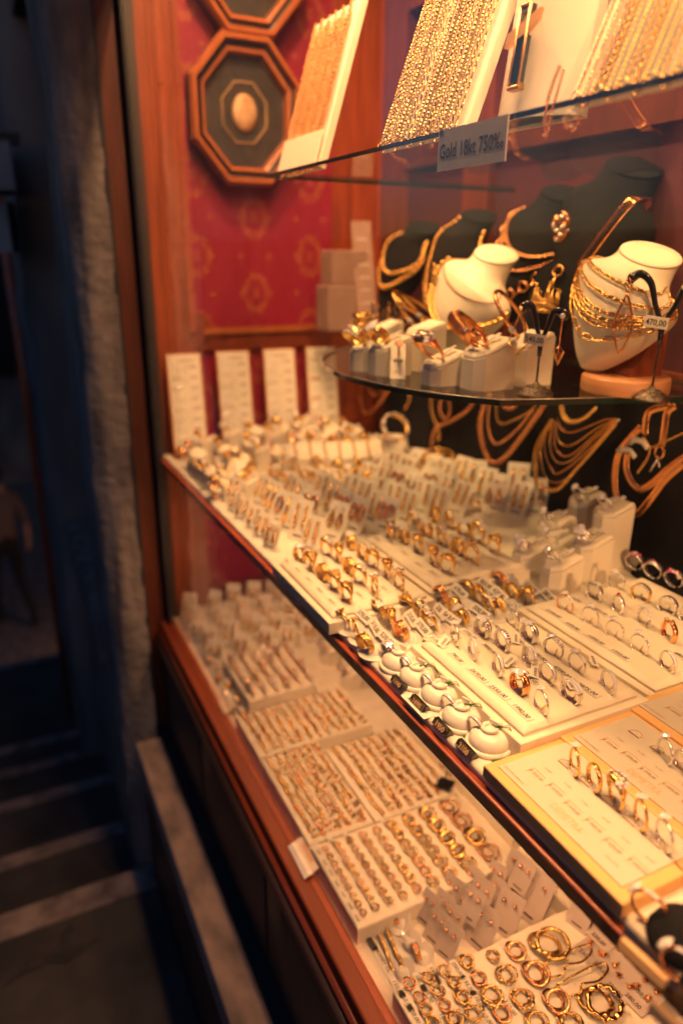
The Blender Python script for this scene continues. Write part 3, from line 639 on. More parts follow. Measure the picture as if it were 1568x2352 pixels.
for i, (q, rz) in enumerate((((318, 492), .5), ((690, 478), .9), ((655, 603), .3), ((735, 665), -.2), ((790, 655), .8), ((1092, 598), 1.1), ((970, 712), 1.3))):
    p = PZ(c2(*q), ZA); g = MB(); g.box(-.009, .009, -.0042, .0042, 0, .0003, 'card', T=at(0, 0, .0035 + .001 * (i % 3), rz, .25, -.2))
    for k in range(5): g.box(-.006 + k * .0024, -.0048 + k * .0024, -.002, .001, .0003, .0005, 'ink', T=at(0, 0, .0035 + .001 * (i % 3), rz, .25, -.2))
    g.tube([(.008, .002, .004), (.014, .004, .006)], .0002, 'straw', n=4); solo('paper_tag', g, 'tiny folded paper tag lying on the priced cushion, %s from its far left' % ORD[i], 'tag', T=Matrix.Translation((p.x, p.y, ZA)), group='loose tags on the cushion')
for q, tx in (((282, 482), '3100,00'), ((450, 445), '1770,00'), ((595, 405), '2190,00'), ((385, 565), '790,00'), ((555, 520), '3800,00'), ((722, 486), '3700,00'), ((495, 655), '2670,00'), ((655, 600), '3790,00'),
              ((810, 555), '2990,00'), ((600, 742), '2550,00'), ((797, 697), '850,00'), ((935, 640), '4200,00'), ((720, 845), '1990,00'), ((1065, 730), '2875,00')):
    price(tA, PZ(c2(*q), ZA), ZA, tx, jit=random.uniform(-.06, .06))
ZB = -0.400
tB = tray(0.549, 0.745, 0.405, 0.600, ZB, SHELF, 'right hand white tray of mixed white and gold rings below the tall stands')
ringsB = [((955, 320), 'cluster', 'rose', 'rose gold cluster ring marked 2100,00'), ((1105, 260), 'square', 'silver', 'square topped white ring marked 1690'), ((1220, 200), 'cluster', 'silver', 'cluster ring at the far corner of the right tray'),
    ((1080, 388), 'solitaire', 'silver', 'plain white solitaire marked 649,00'), ((1225, 325), 'ruby', 'silver', 'white ring with one ruby marked 950,00'), ((1345, 262), 'checker', 'yellow_gold', 'broad yellow gold ring set with a grid of stones'),
    ((1215, 463), 'solitaire', 'silver', 'small solitaire marked 1250,00'), ((1365, 398), 'twist', 'silver', 'crossover white ring with a paper tag in the middle row'), ((1490, 330), 'wide', 'silver', 'polished wide silver band near the black ring domes'),
    ((1345, 540), 'solitaire', 'silver', 'tall narrow solitaire marked 1350,00'), ((1495, 470), 'open', 'rose', 'open rose gold ring ending in two knobs'), ((1600, 380), 'bow', 'silver', 'diamond dome ring cut by the right edge of view'),
    ((1490, 632), 'pave', 'silver', 'four stone white ring beside the 480,00 price')]
for i, (q, k, m, d) in enumerate(ringsB):
    place_ring(PZ(c2(*q), ZB), k, m, d, RG, lean=0.20 + random.uniform(-.12, .16), yaw=random.uniform(-.4, .4), sc=1.08, seed=i % 3)
for q, tx in (((890, 335), '2100,00'), ((1008, 262), '1690'), ((990, 402), '649,00'), ((1135, 325), '950,00'), ((1110, 472), '1250,00'), ((1235, 547), '1350,00'), ((1560, 560), '480,00')):
    price(tB, PZ(c2(*q), ZB), ZB, tx)
ZC = -0.397
tC = tray(0.322, 0.452, 0.672, 0.842, ZC, SHELF, 'raised white tray of yellow gold rings overhanging the shelf edge')
gridC = [(860, 775), (925, 830), (990, 885), (1055, 945), (1125, 1010), (1010, 745), (1075, 780), (1140, 850), (1200, 910), (1280, 970), (1145, 705), (1215, 765), (1270, 815), (1350, 870), (1420, 935)]
kC = ['bow', 'lattice', 'ribbed', 'lattice', 'lattice', 'dome', 'lattice', 'ribbed', 'dome', 'tall', 'bow', 'checker', 'lattice', 'lattice', 'tall']
for i, q in enumerate(gridC):
    place_ring(PZ(c1(*q), ZC), kC[i], 'yellow_gold', 'yellow gold %s ring, %s row from the window, %s from the front, overhanging tray' % ({'bow': 'cluster', 'lattice': 'openwork', 'ribbed': 'crossover', 'dome': 'domed', 'tall': 'high mounted', 'checker': 'broad'}[kC[i]], ORD[i // 5], ORD[4 - i % 5]), RG, lean=0.15, yaw=random.uniform(-.3, .3), sc=1.1, seed=i % 3)
    p = PZ(c1(*q), ZC); price(tC, (p.x - 0.017, p.y + 0.009), ZC, random.choice(['215,00', '340,00', '290,00', '480,00']), h=0.0038, ink='brownink')
tD = tray(0.472, 0.622, 0.690, 0.872, ZC, SHELF, 'second white tray of gold rings behind the overhanging one')
gridD = [(255, 735), (318, 752), (380, 797), (448, 850), (515, 890), (360, 692), (420, 722), (485, 762), (558, 803), (622, 842), (455, 655), (520, 688), (590, 722), (650, 755), (722, 800)]
kD = ['dome', 'bow', 'lattice', 'lattice', 'lattice', 'dome', 'bow', 'dome', 'ribbed', 'tall', 'wide', 'dome', 'bow', 'dome', 'lattice']
for i, q in enumerate(gridD):
    place_ring(PZ(c5(*q), ZC), kD[i], 'yellow_gold' if i % 3 else 'gold', 'gold %s ring, %s row from the window, %s from the front, tray behind' % ({'bow': 'cluster', 'lattice': 'openwork', 'ribbed': 'crossover', 'dome': 'domed', 'tall': 'high mounted', 'wide': 'wide polished'}[kD[i]], ORD[i // 5], ORD[4 - i % 5]), RG, lean=0.15, yaw=random.uniform(-.3, .3), sc=1.15 if i not in (9, 13) else 1.35, seed=(i + 1) % 3)
    p = PZ(c5(*q), ZC); price(tD, (p.x - 0.017, p.y + 0.008), ZC, random.choice(['520,00', '640,00', '590,00', '380,00']), h=0.0038, ink='brownink')

# ---------------- paper cone stands with yellow rings
def cone_mesh(a=0):
    g = MB(); n = 18
    # a half disc lying, rolled up behind into a fan that holds the ring
    for k, (tilt, r) in enumerate(((0, 0.0180), (0.90, 0.0200))):
        sg = -1 if k == 0 else 1
        pts = [(0, 0)] + [(r * math.cos(q), sg * r * math.sin(q)) for q in [-0.12 + (PI + 0.24) * i / n for i in range(n + 1)]]
        T = at(0, 0, 0.0012) @ Matrix.Rotation(tilt, 4, 'X')
        top = [(x, y, 0.0045 * (1 - (x * x + y * y) / (r * r)) if k == 0 else 0.0) for x, y in pts]; m = len(pts)
        g.add(top + [(x, y, z - 0.0006) for x, y, z in top], [(0, i, i + 1) for i in range(1, m - 1)] + [(m, m + i + 1, m + i) for i in range(1, m - 1)] + [(i, m + i, m + i + 1, i + 1) for i in range(1, m - 1)], 'white', T, False)
    g.lathe([(0.012, 0), (0.0105, 0.004), (0.004, 0.010), (0.002, 0.011)], 'white', n=18)
    return g
_cone = cone_mesh().mesh('fan')
cones = [(c7(240, 690), 'flower', '370,00', (330, 560)), (c7(345, 780), 'flower', '315,00', (430, 670)), (c7(440, 900), 'ribbed', '520,00', (525, 735)),
    (c7(560, 620), 'dome', None, None), (c7(670, 700), 'lattice', '210,00', (700, 575)), (c7(760, 790), 'ribbed', '370,00', (800, 640)),
    (c7(810, 560), 'lattice', None, None), (c7(930, 640), 'dome', '230,00', (975, 520)), (c7(1010, 710), 'dome', '540,00', (1105, 600)),
    (c7(1100, 460), 'ribbed', '670,00', (1150, 360)), (c7(1230, 560), 'wide', None, None), (c7(1280, 650), 'bow', '500,00', (1355, 500)),
    (c7(1340, 400), 'wide', '425,00', (1395, 275)), (c7(1450, 480), 'lattice', '620,00', (1495, 370)), (c7(1545, 570), 'dome', None, None),
    (c2(640, 190), 'ribbed', None, None), (c2(710, 250), 'wide', '510,00', None), (c2(800, 290), 'lattice', '280,00', None), (c2(640, 320), 'bow', None, None)]
for i, (q, k, tx, _) in enumerate(cones):
    p = PZ(q, SHELF + 0.004); p.z = SHELF; ya = random.uniform(-.2, .2)
    where = ['nearest the shelf edge', 'in the middle band', 'towards the tall stands', 'beside the far tray'][min(3, i // 5)]
    lab = 'white paper fan stand %s of its band, %s' % (ORD[i % 5], where)
    o = thing('ring_stand', lab + (', price %s' % tx if tx else ''), 'ring stand', at(p.x, p.y, p.z, ya - PI / 2), 'paper fan ring stands')
    link('fan', _cone, o)
    if tx:
        g = MB(); T = Matrix.Rotation(PI / 2, 4, 'Z') @ frame((0.012, -0.006, 0.0190), (0, -1, -0.12), (0.80, 0, 0.6)); g.box(-.0150, .0150, -.0055, .0055, -.0005, 0, 'card', T); g.text(tx, 0.0056, 'ink', T, shear=.1); part('price_label', g, o)
    place_ring(None, k, 'rose' if k in ('ribbed',) and i % 2 else 'yellow_gold', 'yellow gold %s ring on the %s fan, %s' % ({'bow': 'cluster', 'lattice': 'openwork', 'ribbed': 'multi band', 'dome': 'domed', 'flower': 'flower', 'wide': 'broad'}[k], ORD[i % 5], where) , 'gold rings on paper fans',
               T=at(p.x - 0.005, p.y + 0.002, p.z + 0.0015, ya, -0.35, -0.25), sc=1.12, loop=False, seed=i % 3)

# ---------------- five white snail domes with pave rings
_dm = MB(); _dm.lathe([(0.0215, 0), (0.0222, 0.002), (0.0212, 0.0042), (0.0195, 0.0045)], 'white', n=40)
_d2 = MB(); _d2.lathe([(0.0192, 0.004), (0.0190, 0.007), (0.0172, 0.0115), (0.0135, 0.0148), (0.0085, 0.0162), (0.0001, 0.0165)], 'white', n=40)
_d3 = MB(); _d3.tube([(0.0095 * math.cos(a) * (1 - a / 14) + 0.001, 0.0095 * math.sin(a) * (1 - a / 14), 0.0150 + 0.0009 * a) for a in [k * 0.3 for k in range(18)]], 0.0030, 'white', n=10, rf=lambda u: 1 - 0.45 * u)
for i, (q, tx) in enumerate((((85, 590), None), ((180, 670), '1190'), ((297, 765), '1690'), ((410, 880), '1950'), ((555, 1000), '2100'))):
    p = PZ(c2(*q), SHELF + .004); p.z = SHELF
    nm = ['farthest', 'second farthest', 'middle', 'second nearest', 'nearest'][i]
    o = thing('ring_stand', '%s of five round white shell shaped domes along the shelf edge' % nm, 'ring stand', at(p.x, p.y, p.z), 'round dome stands')
    part('base', _dm, o); part('dome', _d2, o); part('swirl', _d3, o)
    g = MB(); g.box(0.006, 0.0075, -0.003, 0.006, 0.012, 0.0225, 'white', T=at(0, 0, 0, 0.3)); part('tab', g, o)
    place_ring(None, 'checker' if i == 0 else 'pave', 'silver', 'white pave ring worn by the %s round shell dome' % nm, 'pave rings on the domes', T=at(p.x - 0.002, p.y + 0.008, p.z + 0.006, 0.1, -0.75, -0.3), sc=0.98, loop=False, seed=i)
    if tx:
        pp = PZ(c2({1: 90, 2: 195, 3: 315, 4: 440}[i], {1: 690, 2: 795, 3: 918, 4: 1035}[i]), SHELF + .004)
        b = thing('price_block', 'small black and gold price block reading %s' % tx, 'price block', at(pp.x, pp.y, SHELF, random.uniform(-.06, .06)), 'price blocks by the domes')
        g = MB(); g.prism([(-.0045, 0), (.0045, 0), (.002, .0060), (-.001, .0060)], -0.0120, 0.0120, 'blackplastic', T=frame((0, 0, 0), (1, 0, 0), (0, 0, 1))); part('block', g, b)
        T = frame((-.0035, 0, 0.0040), (0, -1, 0), (.55, 0, .83)); g = MB(); g.box(-.0115, .0115, -.0034, .0034, -.0002, .0006, 'antique', T); g.text(tx, .0052, 'gilt', T, lift=.0009); part('number_plate', g, b)
    if i:
        g = MB()
        for s in range(3):
            pts = [(p.x + .006, p.y - .002 + s * .0012, p.z + .017), (p.x + .012, p.y - .010, p.z + .020 + s * .002), (p.x + .014, p.y - .019, p.z + .014), (p.x + .008, p.y - .026, p.z + .004), (p.x - .004, p.y - .024, p.z + .001)]
            sm = []
            for a in range(len(pts) - 1):
                for u in range(6): sm.append(Vector(pts[a]).lerp(Vector(pts[a + 1]), u / 6) + Vector((0, 0, random.uniform(-.0002, .0002))))
            g.tube(sm, .00035, 'thread', n=4)
        for s in range(14): a = random.uniform(0, 6.28); g.tube([(p.x + .006, p.y - .002, p.z + .018), (p.x + .006 + .005 * math.cos(a), p.y - .002 + .005 * math.sin(a), p.z + .018 + random.uniform(-.002, .004))], .0003, 'thread', n=4)
        g.box(p.x - .012, p.x - .001, p.y - .031, p.y - .019, p.z + .0002, p.z + .0008, 'thread')
        solo('thread', g, 'green thread with paper seal trailing from the ring on the %s dome' % nm, 'thread', group='green threads')
pe = PZ(c2(178, 815), SHELF); g = MB(); T = frame((pe.x, pe.y, SHELF + .0006), TR, TU); g.box(-.022, .022, -.006, .006, -.0004, 0, 'card', T); g.text('ETERNITY', .0046, 'ink', T, shear=.12)
solo('label', g, 'small printed card reading ETERNITY at the shelf edge', 'label')

# ---------------- jewellery maker boards with rings
def board(x0, x1, y0, y1, z, label, txt_rows, slots):
    t = thing('display_board', label, 'display board', Matrix.Translation((0, 0, 0)), 'gold bordered boards')
    g = MB(); g.cushion(x0, x1, y0, y1, z - 0.012, z, 'yellowboard', r=.0015, n=2); part('border', g, t)
    g = MB(); g.box(x0 + .0095, x1 - .004, y0 + .0105, y1 - .008, z - .0002, z + .0012, 'ivoryboard'); part('panel', g, t)
    g = MB(); zz = z + .0014
    T0 = lambda x, y: frame((x, y, zz), TR, TU)
    for (x, y, s, h) in txt_rows: g.text(s, h, 'gilt' if s == 'DEMETRA' else 'brownink', T0(x, y), lift=0, shear=0.0 if s == 'DEMETRA' else .2, squeeze=.72 if s == 'DEMETRA' else 1)
    for (x, y, w) in slots:
        T = T0(x, y); e = .0004
        g.box(-w / 2, w / 2, .005, .005 + e, 0, .0002, 'gilt', T); g.box(-w / 2, -w / 2 + e, -.004, .005, 0, .0002, 'gilt', T)
    part('print', g, t); return t
BZ = -0.408
# board one: near the edge
rows = [(0.358, 0.380 - 0.0, '€ 329,00', .0028)]
def brd(x0, dz, nm, y1=0.392, y0=0.238, w=0.088):
    rows = []; slots = []
    for k in range(6):
        y = y1 - .030 - k * .021; x = x0 + .030 + .002 * (k % 2); slots.append((x, y, .015)); rows.append((x + .001, y, ['€ 329,00', '€ 329,00', '€ 399,00', '€ 560,00', '€ 620,00', '€ 890,00'][k], .0030))
        rows.append((x + .014, y, 'Ct. 0,07', .0017))
    rows.append((x0 + .0145, y1 - .022, 'Oro 18 Kt e Diamanti', .0019)); rows.append((x0 + .020, y1 - .078, 'DEMETRA', .0072)); rows.append((x0 + .020, y0 + .03, 'Oro 18 Kt', .0019))
    t = board(x0, x0 + w, y0, y1, BZ + dz, nm, rows, slots)
    for k in range(6):      # ring slots cut in the board
        y = y1 - .030 - k * .024; x = x0 + .062; g = MB(); T = frame((x, y, BZ + dz + .0015), TR, TU)
        g.tube([(.006 * math.cos(a), .006 * math.sin(a), 0) for a in [PI * j / 10 for j in range(11)]], .0003, 'gilt', T=T, n=4); g.box(-.006, .006, -.0025, -.0015, 0, .0004, 'brownink', T); part('slot', g, t)
    return t
brd(0.331, 0, 'gold bordered ring board nearest the window glass with DEMETRA lettering')
brd(0.4145, 0.0025, 'second gold bordered DEMETRA board right of the first', y0=0.225, y1=.3935)
brd(0.502, 0.005, 'third gold bordered board cut by the right edge of view', y0=.215, y1=0.4005)
BR = [(c4(885, 300), 'solitaire', 'yellow_gold', 'gold solitaire'), (c4(1010, 400), 'plain', 'yellow_gold', 'plain gold band'), (c4(1150, 510), 'dome', 'yellow_gold', 'bright domed gold ring'), (c4(1300, 640), 'solitaire', 'yellow_gold', 'gold ring with two stones'),
      (c4(1450, 770), 'solitaire', 'silver', 'silver solitaire'), (c4(1455, 235), 'solitaire', 'silver', 'dark white gold solitaire'), (c4(1565, 310), 'pave', 'silver', 'white stone ring')]
for i, (q, k, m, d) in enumerate(BR):
    p = PZ(q, BZ + .002); place_ring(p, k, m, d + ' held upright, %s on the gold bordered boards' % ORD[i], 'rings on the gold bordered boards', lean=0.28, yaw=-.42 + random.uniform(-.1, .1), sc=1.08, loop=False)

# bottom right: white tray with black pads
g = MB(); g.cushion(0.322, 0.60, -0.2, 0.228, SHELF, -0.405, 'cream', r=.004); solo('display_tray', g, 'plain cream tray at the lower right carrying black ring pads', 'jewellery tray')
for i, (x, y) in enumerate([(PZ(q, -.405).x, PZ(q, -.405).y) for q in ((1568, 2165), (1650, 2310))]):
    o = thing('ring_pad', 'black ring pad with gold price bar, %s at lower right' % ('farther' if i == 0 else 'nearer'), 'ring stand', at(x, y, -0.405), 'black ring pads')
    g = MB(); g.lathe([(.022, 0), (.0225, .004), (.019, .012), (.010, .019), (.001, .021)], 'velvet', n=24); part('pad', g, o)
    g = MB(); g.prism([(-.004, 0), (.004, 0), (.002, .006), (-.002, .006)], -.016, .016, 'gilt', T=at(-.035, .0, 0, .1) @ frame((0, 0, 0), (1, 0, 0), (0, 0, 1))); part('price_bar', g, o)
    place_ring(None, 'cluster', 'rose', 'rose gold halo ring on the %s black pad at lower right' % ('farther' if i == 0 else 'nearer'), 'rings on black pads', T=at(x - .008, y + .012, -.398, .3, -.9), sc=1.1, loop=False)

# ---------------- ring towers
def tower_meshes(w, dpt, h0, h1, m='cream'):
    ch = 0.012
    f = [(0, ch), (ch * .8, 0), (dpt, 0), (dpt, w), (ch * .8, w), (0, w - ch)]
    zt = lambda x, y: h0 + (h1 - h0) * min(1, x / (dpt * .75))
    b = MB(); b.prism(f, 0, 0, m, ztop=zt)
    p = MB(); f2 = [(x + (0.0012 if x < .01 else -.0012), y + (0.0012 if y < w / 2 else -.0012)) for x, y in f]
    vs = []; fs = []; n = 6
    for d, up in ((0, .0006), (0, .0028), (.0012, .0045), (.0030, .0052)):
        for x, y in f2:
            cx, cy = dpt / 2, w / 2; k = 1 - d / (w / 2)
            X = cx + (x - cx) * k; Y = cy + (y - cy) * k; vs.append((X, Y, zt(X, Y) + up))
    for r in range(3):
        for i in range(n): j = (i + 1) % n; fs.append((r * n + i, r * n + j, r * n + n + j, r * n + n + i))
    fs.append(tuple(3 * n + i for i in range(n))); p.add(vs, fs, m, None, False)
    p.box(dpt * .30, dpt * .36, w * .3, w * .7, h0 + (h1 - h0) * .42 + .004, h0 + (h1 - h0) * .42 + .0056, 'ink') if False else None
    return b, p
def tower(x, y, z, w, dpt, h0, h1, label, group, rkind=None, rmetal='silver', rlabel=None, yaw=0, tagtext=None, rs=1.1, rseed=0, rg='rings on the ring stands'):
    o = thing('ring_stand', label, 'ring stand', at(x, y, z, yaw), group)
    b, p = tower_meshes(w, dpt, h0, h1); part('body', b, o); part('pad', p, o)
    sl = (h1 - h0) / (dpt * .75)
    if tagtext:
        g = MB(); T = frame((dpt * .16, w * .5, h0 + (h1 - h0) * .21 + .0056), (0, -1, 0), (1, 0, sl)); g.box(-.012, .012, -.0045, .0045, -.0003, .0003, 'card', T); g.text(tagtext, .0050, 'ink', T, lift=.0006); part('price_label', g, o)
    T0 = at(x, y, z, yaw)
    if rkind:
        place_ring(None, rkind, rmetal, rlabel, rg, T=T0 @ at(dpt * .38, w * .5, h0 + (h1 - h0) * .5 + .0045, 0.15, -.15, -0.75), sc=rs, loop=False, seed=rseed)
        g = MB(); g.box(0, .022, -.0035, .0035, 0, .0006, 'card', T=at(dpt * .45, w * .45, h0 + (h1 - h0) * .6 + .006, -.15, 0, -math.atan(sl) - .1))
        g.box(0.003, .014, -.0012, .0002, 0.0006, .0008, 'ink', T=at(dpt * .45, w * .45, h0 + (h1 - h0) * .6 + .006, -.15, 0, -math.atan(sl) - .1)); part('paper_tag', g, o)
    return T0
TG = 'cream ring stands behind the trays'
# left edge px x, right edge px x, bottom px (front corner), top px of front
for i, (lx, rx_, by, ty, nm, k) in enumerate(((1135, 1285, 870, 640, 'tallest cream ring stand, against the black velvet', 'cluster'), (1050, 1205, 935, 790, 'tall cream ring stand with large diamond cluster ring', 'bow'),
        (1028, 1180, 760, 590, 'rear cream ring stand with tilted price tag', 'cluster'), (900, 1045, 810, 700, 'low cream ring stand left of the tall cluster stand', 'solitaire'),
        (908, 1060, 860, 790, 'low cream ring stand half hidden in the middle of its group', 'cluster'), (790, 910, 898, 830, 'leftmost cream ring stand of the group beside the gold tray', 'bow'),
        (920, 1075, 978, 885, 'nearest cream ring stand with standing paper tag', 'solitaire'))):
    pc = PZ(c5(lx + 55, by), SHELF)
    top = ROT @ _ray(*c5(lx + 60, ty)); k2 = math.hypot(pc.x, pc.y) / math.hypot(top.x, top.y); h0 = max(.018, top.z * k2 - SHELF)
    wl = PZ(c5(lx, by), SHELF); wr = PZ(c5(rx_, by), SHELF)
    tower(pc.x - .006, pc.y - .012, SHELF, 0.040, 0.046, h0, h0 + 0.016, nm, TG, k, 'silver', 'diamond ring on the ' + nm.replace('with ', 'having ').replace('cream ring stand', 'stand'), tagtext=None, rseed=i % 3, rs=1.15)

# black domes with coloured rings at the right
for i, (q, k) in enumerate(((c5(1378, 905), 'pinks'), (c5(1460, 945), 'blues'), (c5(1555, 985), 'pinks'), (c5(1520, 840), 'blues'), (c5(1600, 860), 'pinks'))):
    p = PZ(q, SHELF); nm = ['leftmost', 'second', 'third', 'raised rear left', 'raised rear right'][i]; zb = 0.0 if i < 3 else 0.035
    o = thing('ring_stand', '%s black velvet ring cone at the right behind the tray' % nm, 'ring stand', at(p.x + .01, p.y, SHELF), 'black ring cones')
    g = MB(); g.lathe([(.020, 0), (.0195, .003 + zb), (.013, .014 + zb), (.007, .024 + zb), (.001, .027 + zb)], 'velvet', n=24); part('cone', g, o)
    place_ring(None, k, 'silver', 'ring with pink and coloured stones on the %s black cone' % nm, 'coloured rings on black cones', T=at(p.x - .002, p.y + .004, SHELF + .012 + zb, .2, -.55, -.3), sc=1.15, loop=False, seed=i)

# ---------------- earring cards
def card_thing(x, y, z, rz, w, h, style, label, group, lean=0.22, cm='card', n2=True, name='earring_card'):
    key = (round(w, 4), round(h, 4), style, cm)
    if key not in _cc:
        g = MB(); g.box(-w / 2, w / 2, 0, h, -.0004, .0004, cm); g.box(-w / 4, w / 4, h * .10, h * .14, .0004, .0006, 'ink'); 
        if style != 'stud': g.box(-w / 2, w / 2, -.0004, .0004, -.012, 0, cm)
        e = MB(); 
        if style == 'drop':
            e.ball((0, h * .84, .0026), .0030, 'gold', n=7)
            for k in range(5): e.ball((0, h * (.76 - k * .09), .0026), .0032 + .0005 * k, 'gold', n=7, sc=(.75, 1.25, .6))
        elif style == 'long': e.tube([(0, h * .88, .0022), (0.0004, h * .6, .0026), (0, h * .30, .0022)], .0024, 'gold', n=7, rf=lambda u: .6 + u); e.ball((0, h * .27, .0026), .0042, 'gold', n=8)
        elif style == 'hoop': e.tube([(.0055 * math.cos(a), h * .55 + .013 * math.sin(a), .0026) for a in [2 * PI * k / 20 for k in range(20)]], .0022, 'rose', closed=True, n=6)
        elif style == 'tear':
            e.tube([(.0048 * math.sin(t) * (1 - math.cos(t)) * .7, h * .55 + .012 * math.cos(t), .0026) for t in [2 * PI * k / 18 for k in range(18)]], .0022, 'gold', closed=True, n=6); e.ball((0, h * .85, .0022), .0022, 'gem', n=6)
        else: e.ball((0, h * .74, .0026), .0030, 'rose', n=8); e.ball((0, h * .74, .0052), .0012, 'gem', n=6)
        _cc[key] = (g.mesh('card'), e.mesh('earring'))
    cmh, em = _cc[key]
    T = at(x, y, z, rz) @ Matrix.Rotation(PI / 2 - lean, 4, 'X')
    o = thing(name, label, 'earrings', T, group); link('card', cmh, o)
    for s in (-1, 1): link('earring', em, o, Matrix.Translation((s * w * .22, 0, 0)))
    return o
_cc = {}
# facing direction: local +z of the card looks to -x,-y (rz = about -50 degrees)
CG = 'white earring cards on the long shelf'
def poly_in(x, y, P):
    c = False; j = len(P) - 1
    for i in range(len(P)):
        if (P[i][1] > y) != (P[j][1] > y) and x < (P[j][0] - P[i][0]) * (y - P[i][1]) / (P[j][1] - P[i][1]) + P[i][0]: c = not c
        j = i
    return c
rnd = random.Random(4)
ri = 0
for r in range(10):
    xx = 0.340 + r * 0.048; ci = 0
    for c in range(8):
        yy = 0.885 + c * 0.044 + (r % 2) * .015
        ok = (yy < 1.13 - 0 * r) and (yy > 0.885 + (0.0 if r < 3 else 0.02)) 
        if 2 < r and yy > 1.10 - .0 * r: ok = r > 5 and yy < 1.19
        if r == 9: ok = yy < 1.1
        if not ok: continue
        if r > 0 and rnd.random() < .13:
            nm = ORD[r] + ' row from window, ' + ORD[ci] + ' from front, among the cards'; ci += 1
            o = thing('ring_stand', 'white paper fan, ' + nm, 'ring stand', at(xx, yy, SHELF, -1.5), 'paper fans among the cards'); link('fan', _cone, o)
            place_ring(None, rnd.choice(['dome', 'bow', 'wide']), 'yellow_gold', 'gold ring on a fan, ' + nm, 'rings on fans among the cards', T=at(xx - .004, yy, SHELF + .003, 0, -.35, -.25), sc=1.3, loop=False); continue
        st_ = ['long', 'drop', 'drop', 'tear', 'long', 'hoop'][(r + c + rnd.randint(0, 1)) % 6]
        h = 0.040 if r == 0 else (0.054 + .012 * rnd.random() if r < 7 else 0.062)
        w = 0.030 if r == 0 else 0.036
        card_thing(xx + rnd.uniform(-.004, .004), yy + rnd.uniform(-.004, .004), SHELF + .0005, -1.15 + rnd.uniform(-.2, .2), w, h, 'drop' if r == 0 else st_,
                   'white card with gold %s earrings, %s row from window, %s from front' % ({'long': 'bar', 'drop': 'drop', 'tear': 'teardrop', 'hoop': 'hoop'}[('drop' if r == 0 else st_)], ORD[r], ORD[ci]), CG, lean=0.42 + rnd.uniform(-.05, .1))
        ci += 1
# four larger cards before the velvet, behind tray D
for i, (q, h, st_) in enumerate((((1090, 1130), .060, 'long'), ((1150, 1160), .052, 'drop'), ((1180, 1175), .085, 'long'), ((1225, 1185), .065, 'tear'), ((1265, 1180), .055, 'hoop'), ((1130, 1175), .050, 'tear'))):
    p = PZ(q, SHELF); card_thing(p.x, p.y, SHELF + .0005, -0.75, .038, h, st_, 'larger %s earring card in front of the velvet, %s from left' % ({'long': 'bar', 'drop': 'drop', 'tear': 'teardrop', 'hoop': 'hoop'}[st_], ORD[i]), 'larger earring cards by the velvet', lean=.3)

# ---------------- far part of the long shelf
tE = tray(0.44, 0.60, 1.135, 1.27, -0.405, SHELF, 'small blurred white ring tray in the far half of the shelf', rim=.006)
for r in range(3):
    for c in range(4):
        place_ring((0.46 + r * .05, 1.155 + c * .032, -0.405), ['dome', 'lattice', 'bow', 'solitaire'][(r + c) % 4], 'yellow_gold', 'small gold ring, %s row from window, %s from front, far blurred tray' % (ORD[r], ORD[c]), 'rings on the far tray', lean=.2, yaw=rnd.uniform(-.4, .4), seed=(r + c) % 3, sc=1.05)
# bracelets on a long slanted bar
for i, (ax, ay, bx, by, nm) in enumerate(((0.52, 1.20 + .10, 0.735, 1.235, 'long white slanted bar wrapped in gold bracelets in the far half'), (0.36, 1.16, 0.345, 1.36, 'low white bar with gold chain bracelets by the shelf edge'))):
    A = Vector((ax, ay, SHELF)); B = Vector((bx, by, SHELF)); T = frame(A, B - A, (-(B - A).y, (B - A).x, 0)); Ln = (B - A).length; hh = .05 if i == 0 else .028
    o = thing('bracelet_bar', nm, 'bracelet stand', T, 'bracelet bars')
    g = MB(); g.prism([(0, -.018), (Ln, -.018), (Ln, .018), (0, .018)], 0, 0, 'cream', ztop=lambda x, y: hh + (-.020 if y < 0 else .004)); part('bar', g, o)
    for k in range(int(Ln / .03)):
        g = MB(); pts = [(.015 + k * .03 + rnd.uniform(-.004, .004), y, hh + (-.020 if y < 0 else .004) * 1 + .003 + (.012 * (-y) / .018 if y < 0 else -0.0)) for y in (-.0175, -.01, -.004, 0.002, .01, .0175)]
        pts = [(.015 + k * .03, -.019 + .0076 * j, hh - .008 + (.024 / .036) * (-.019 + .0076 * j) + .002) for j in range(6)]
        for p in pts: g.ball(p, .0034, 'yellow_gold', n=7, sc=(1.2, 1, .7))
        solo('bracelet', g, 'gold link bracelet, %s across the %s white bar' % (ORD[k], 'slanted' if i == 0 else 'low'), 'bracelet', T=T, group='gold bracelets on bars')
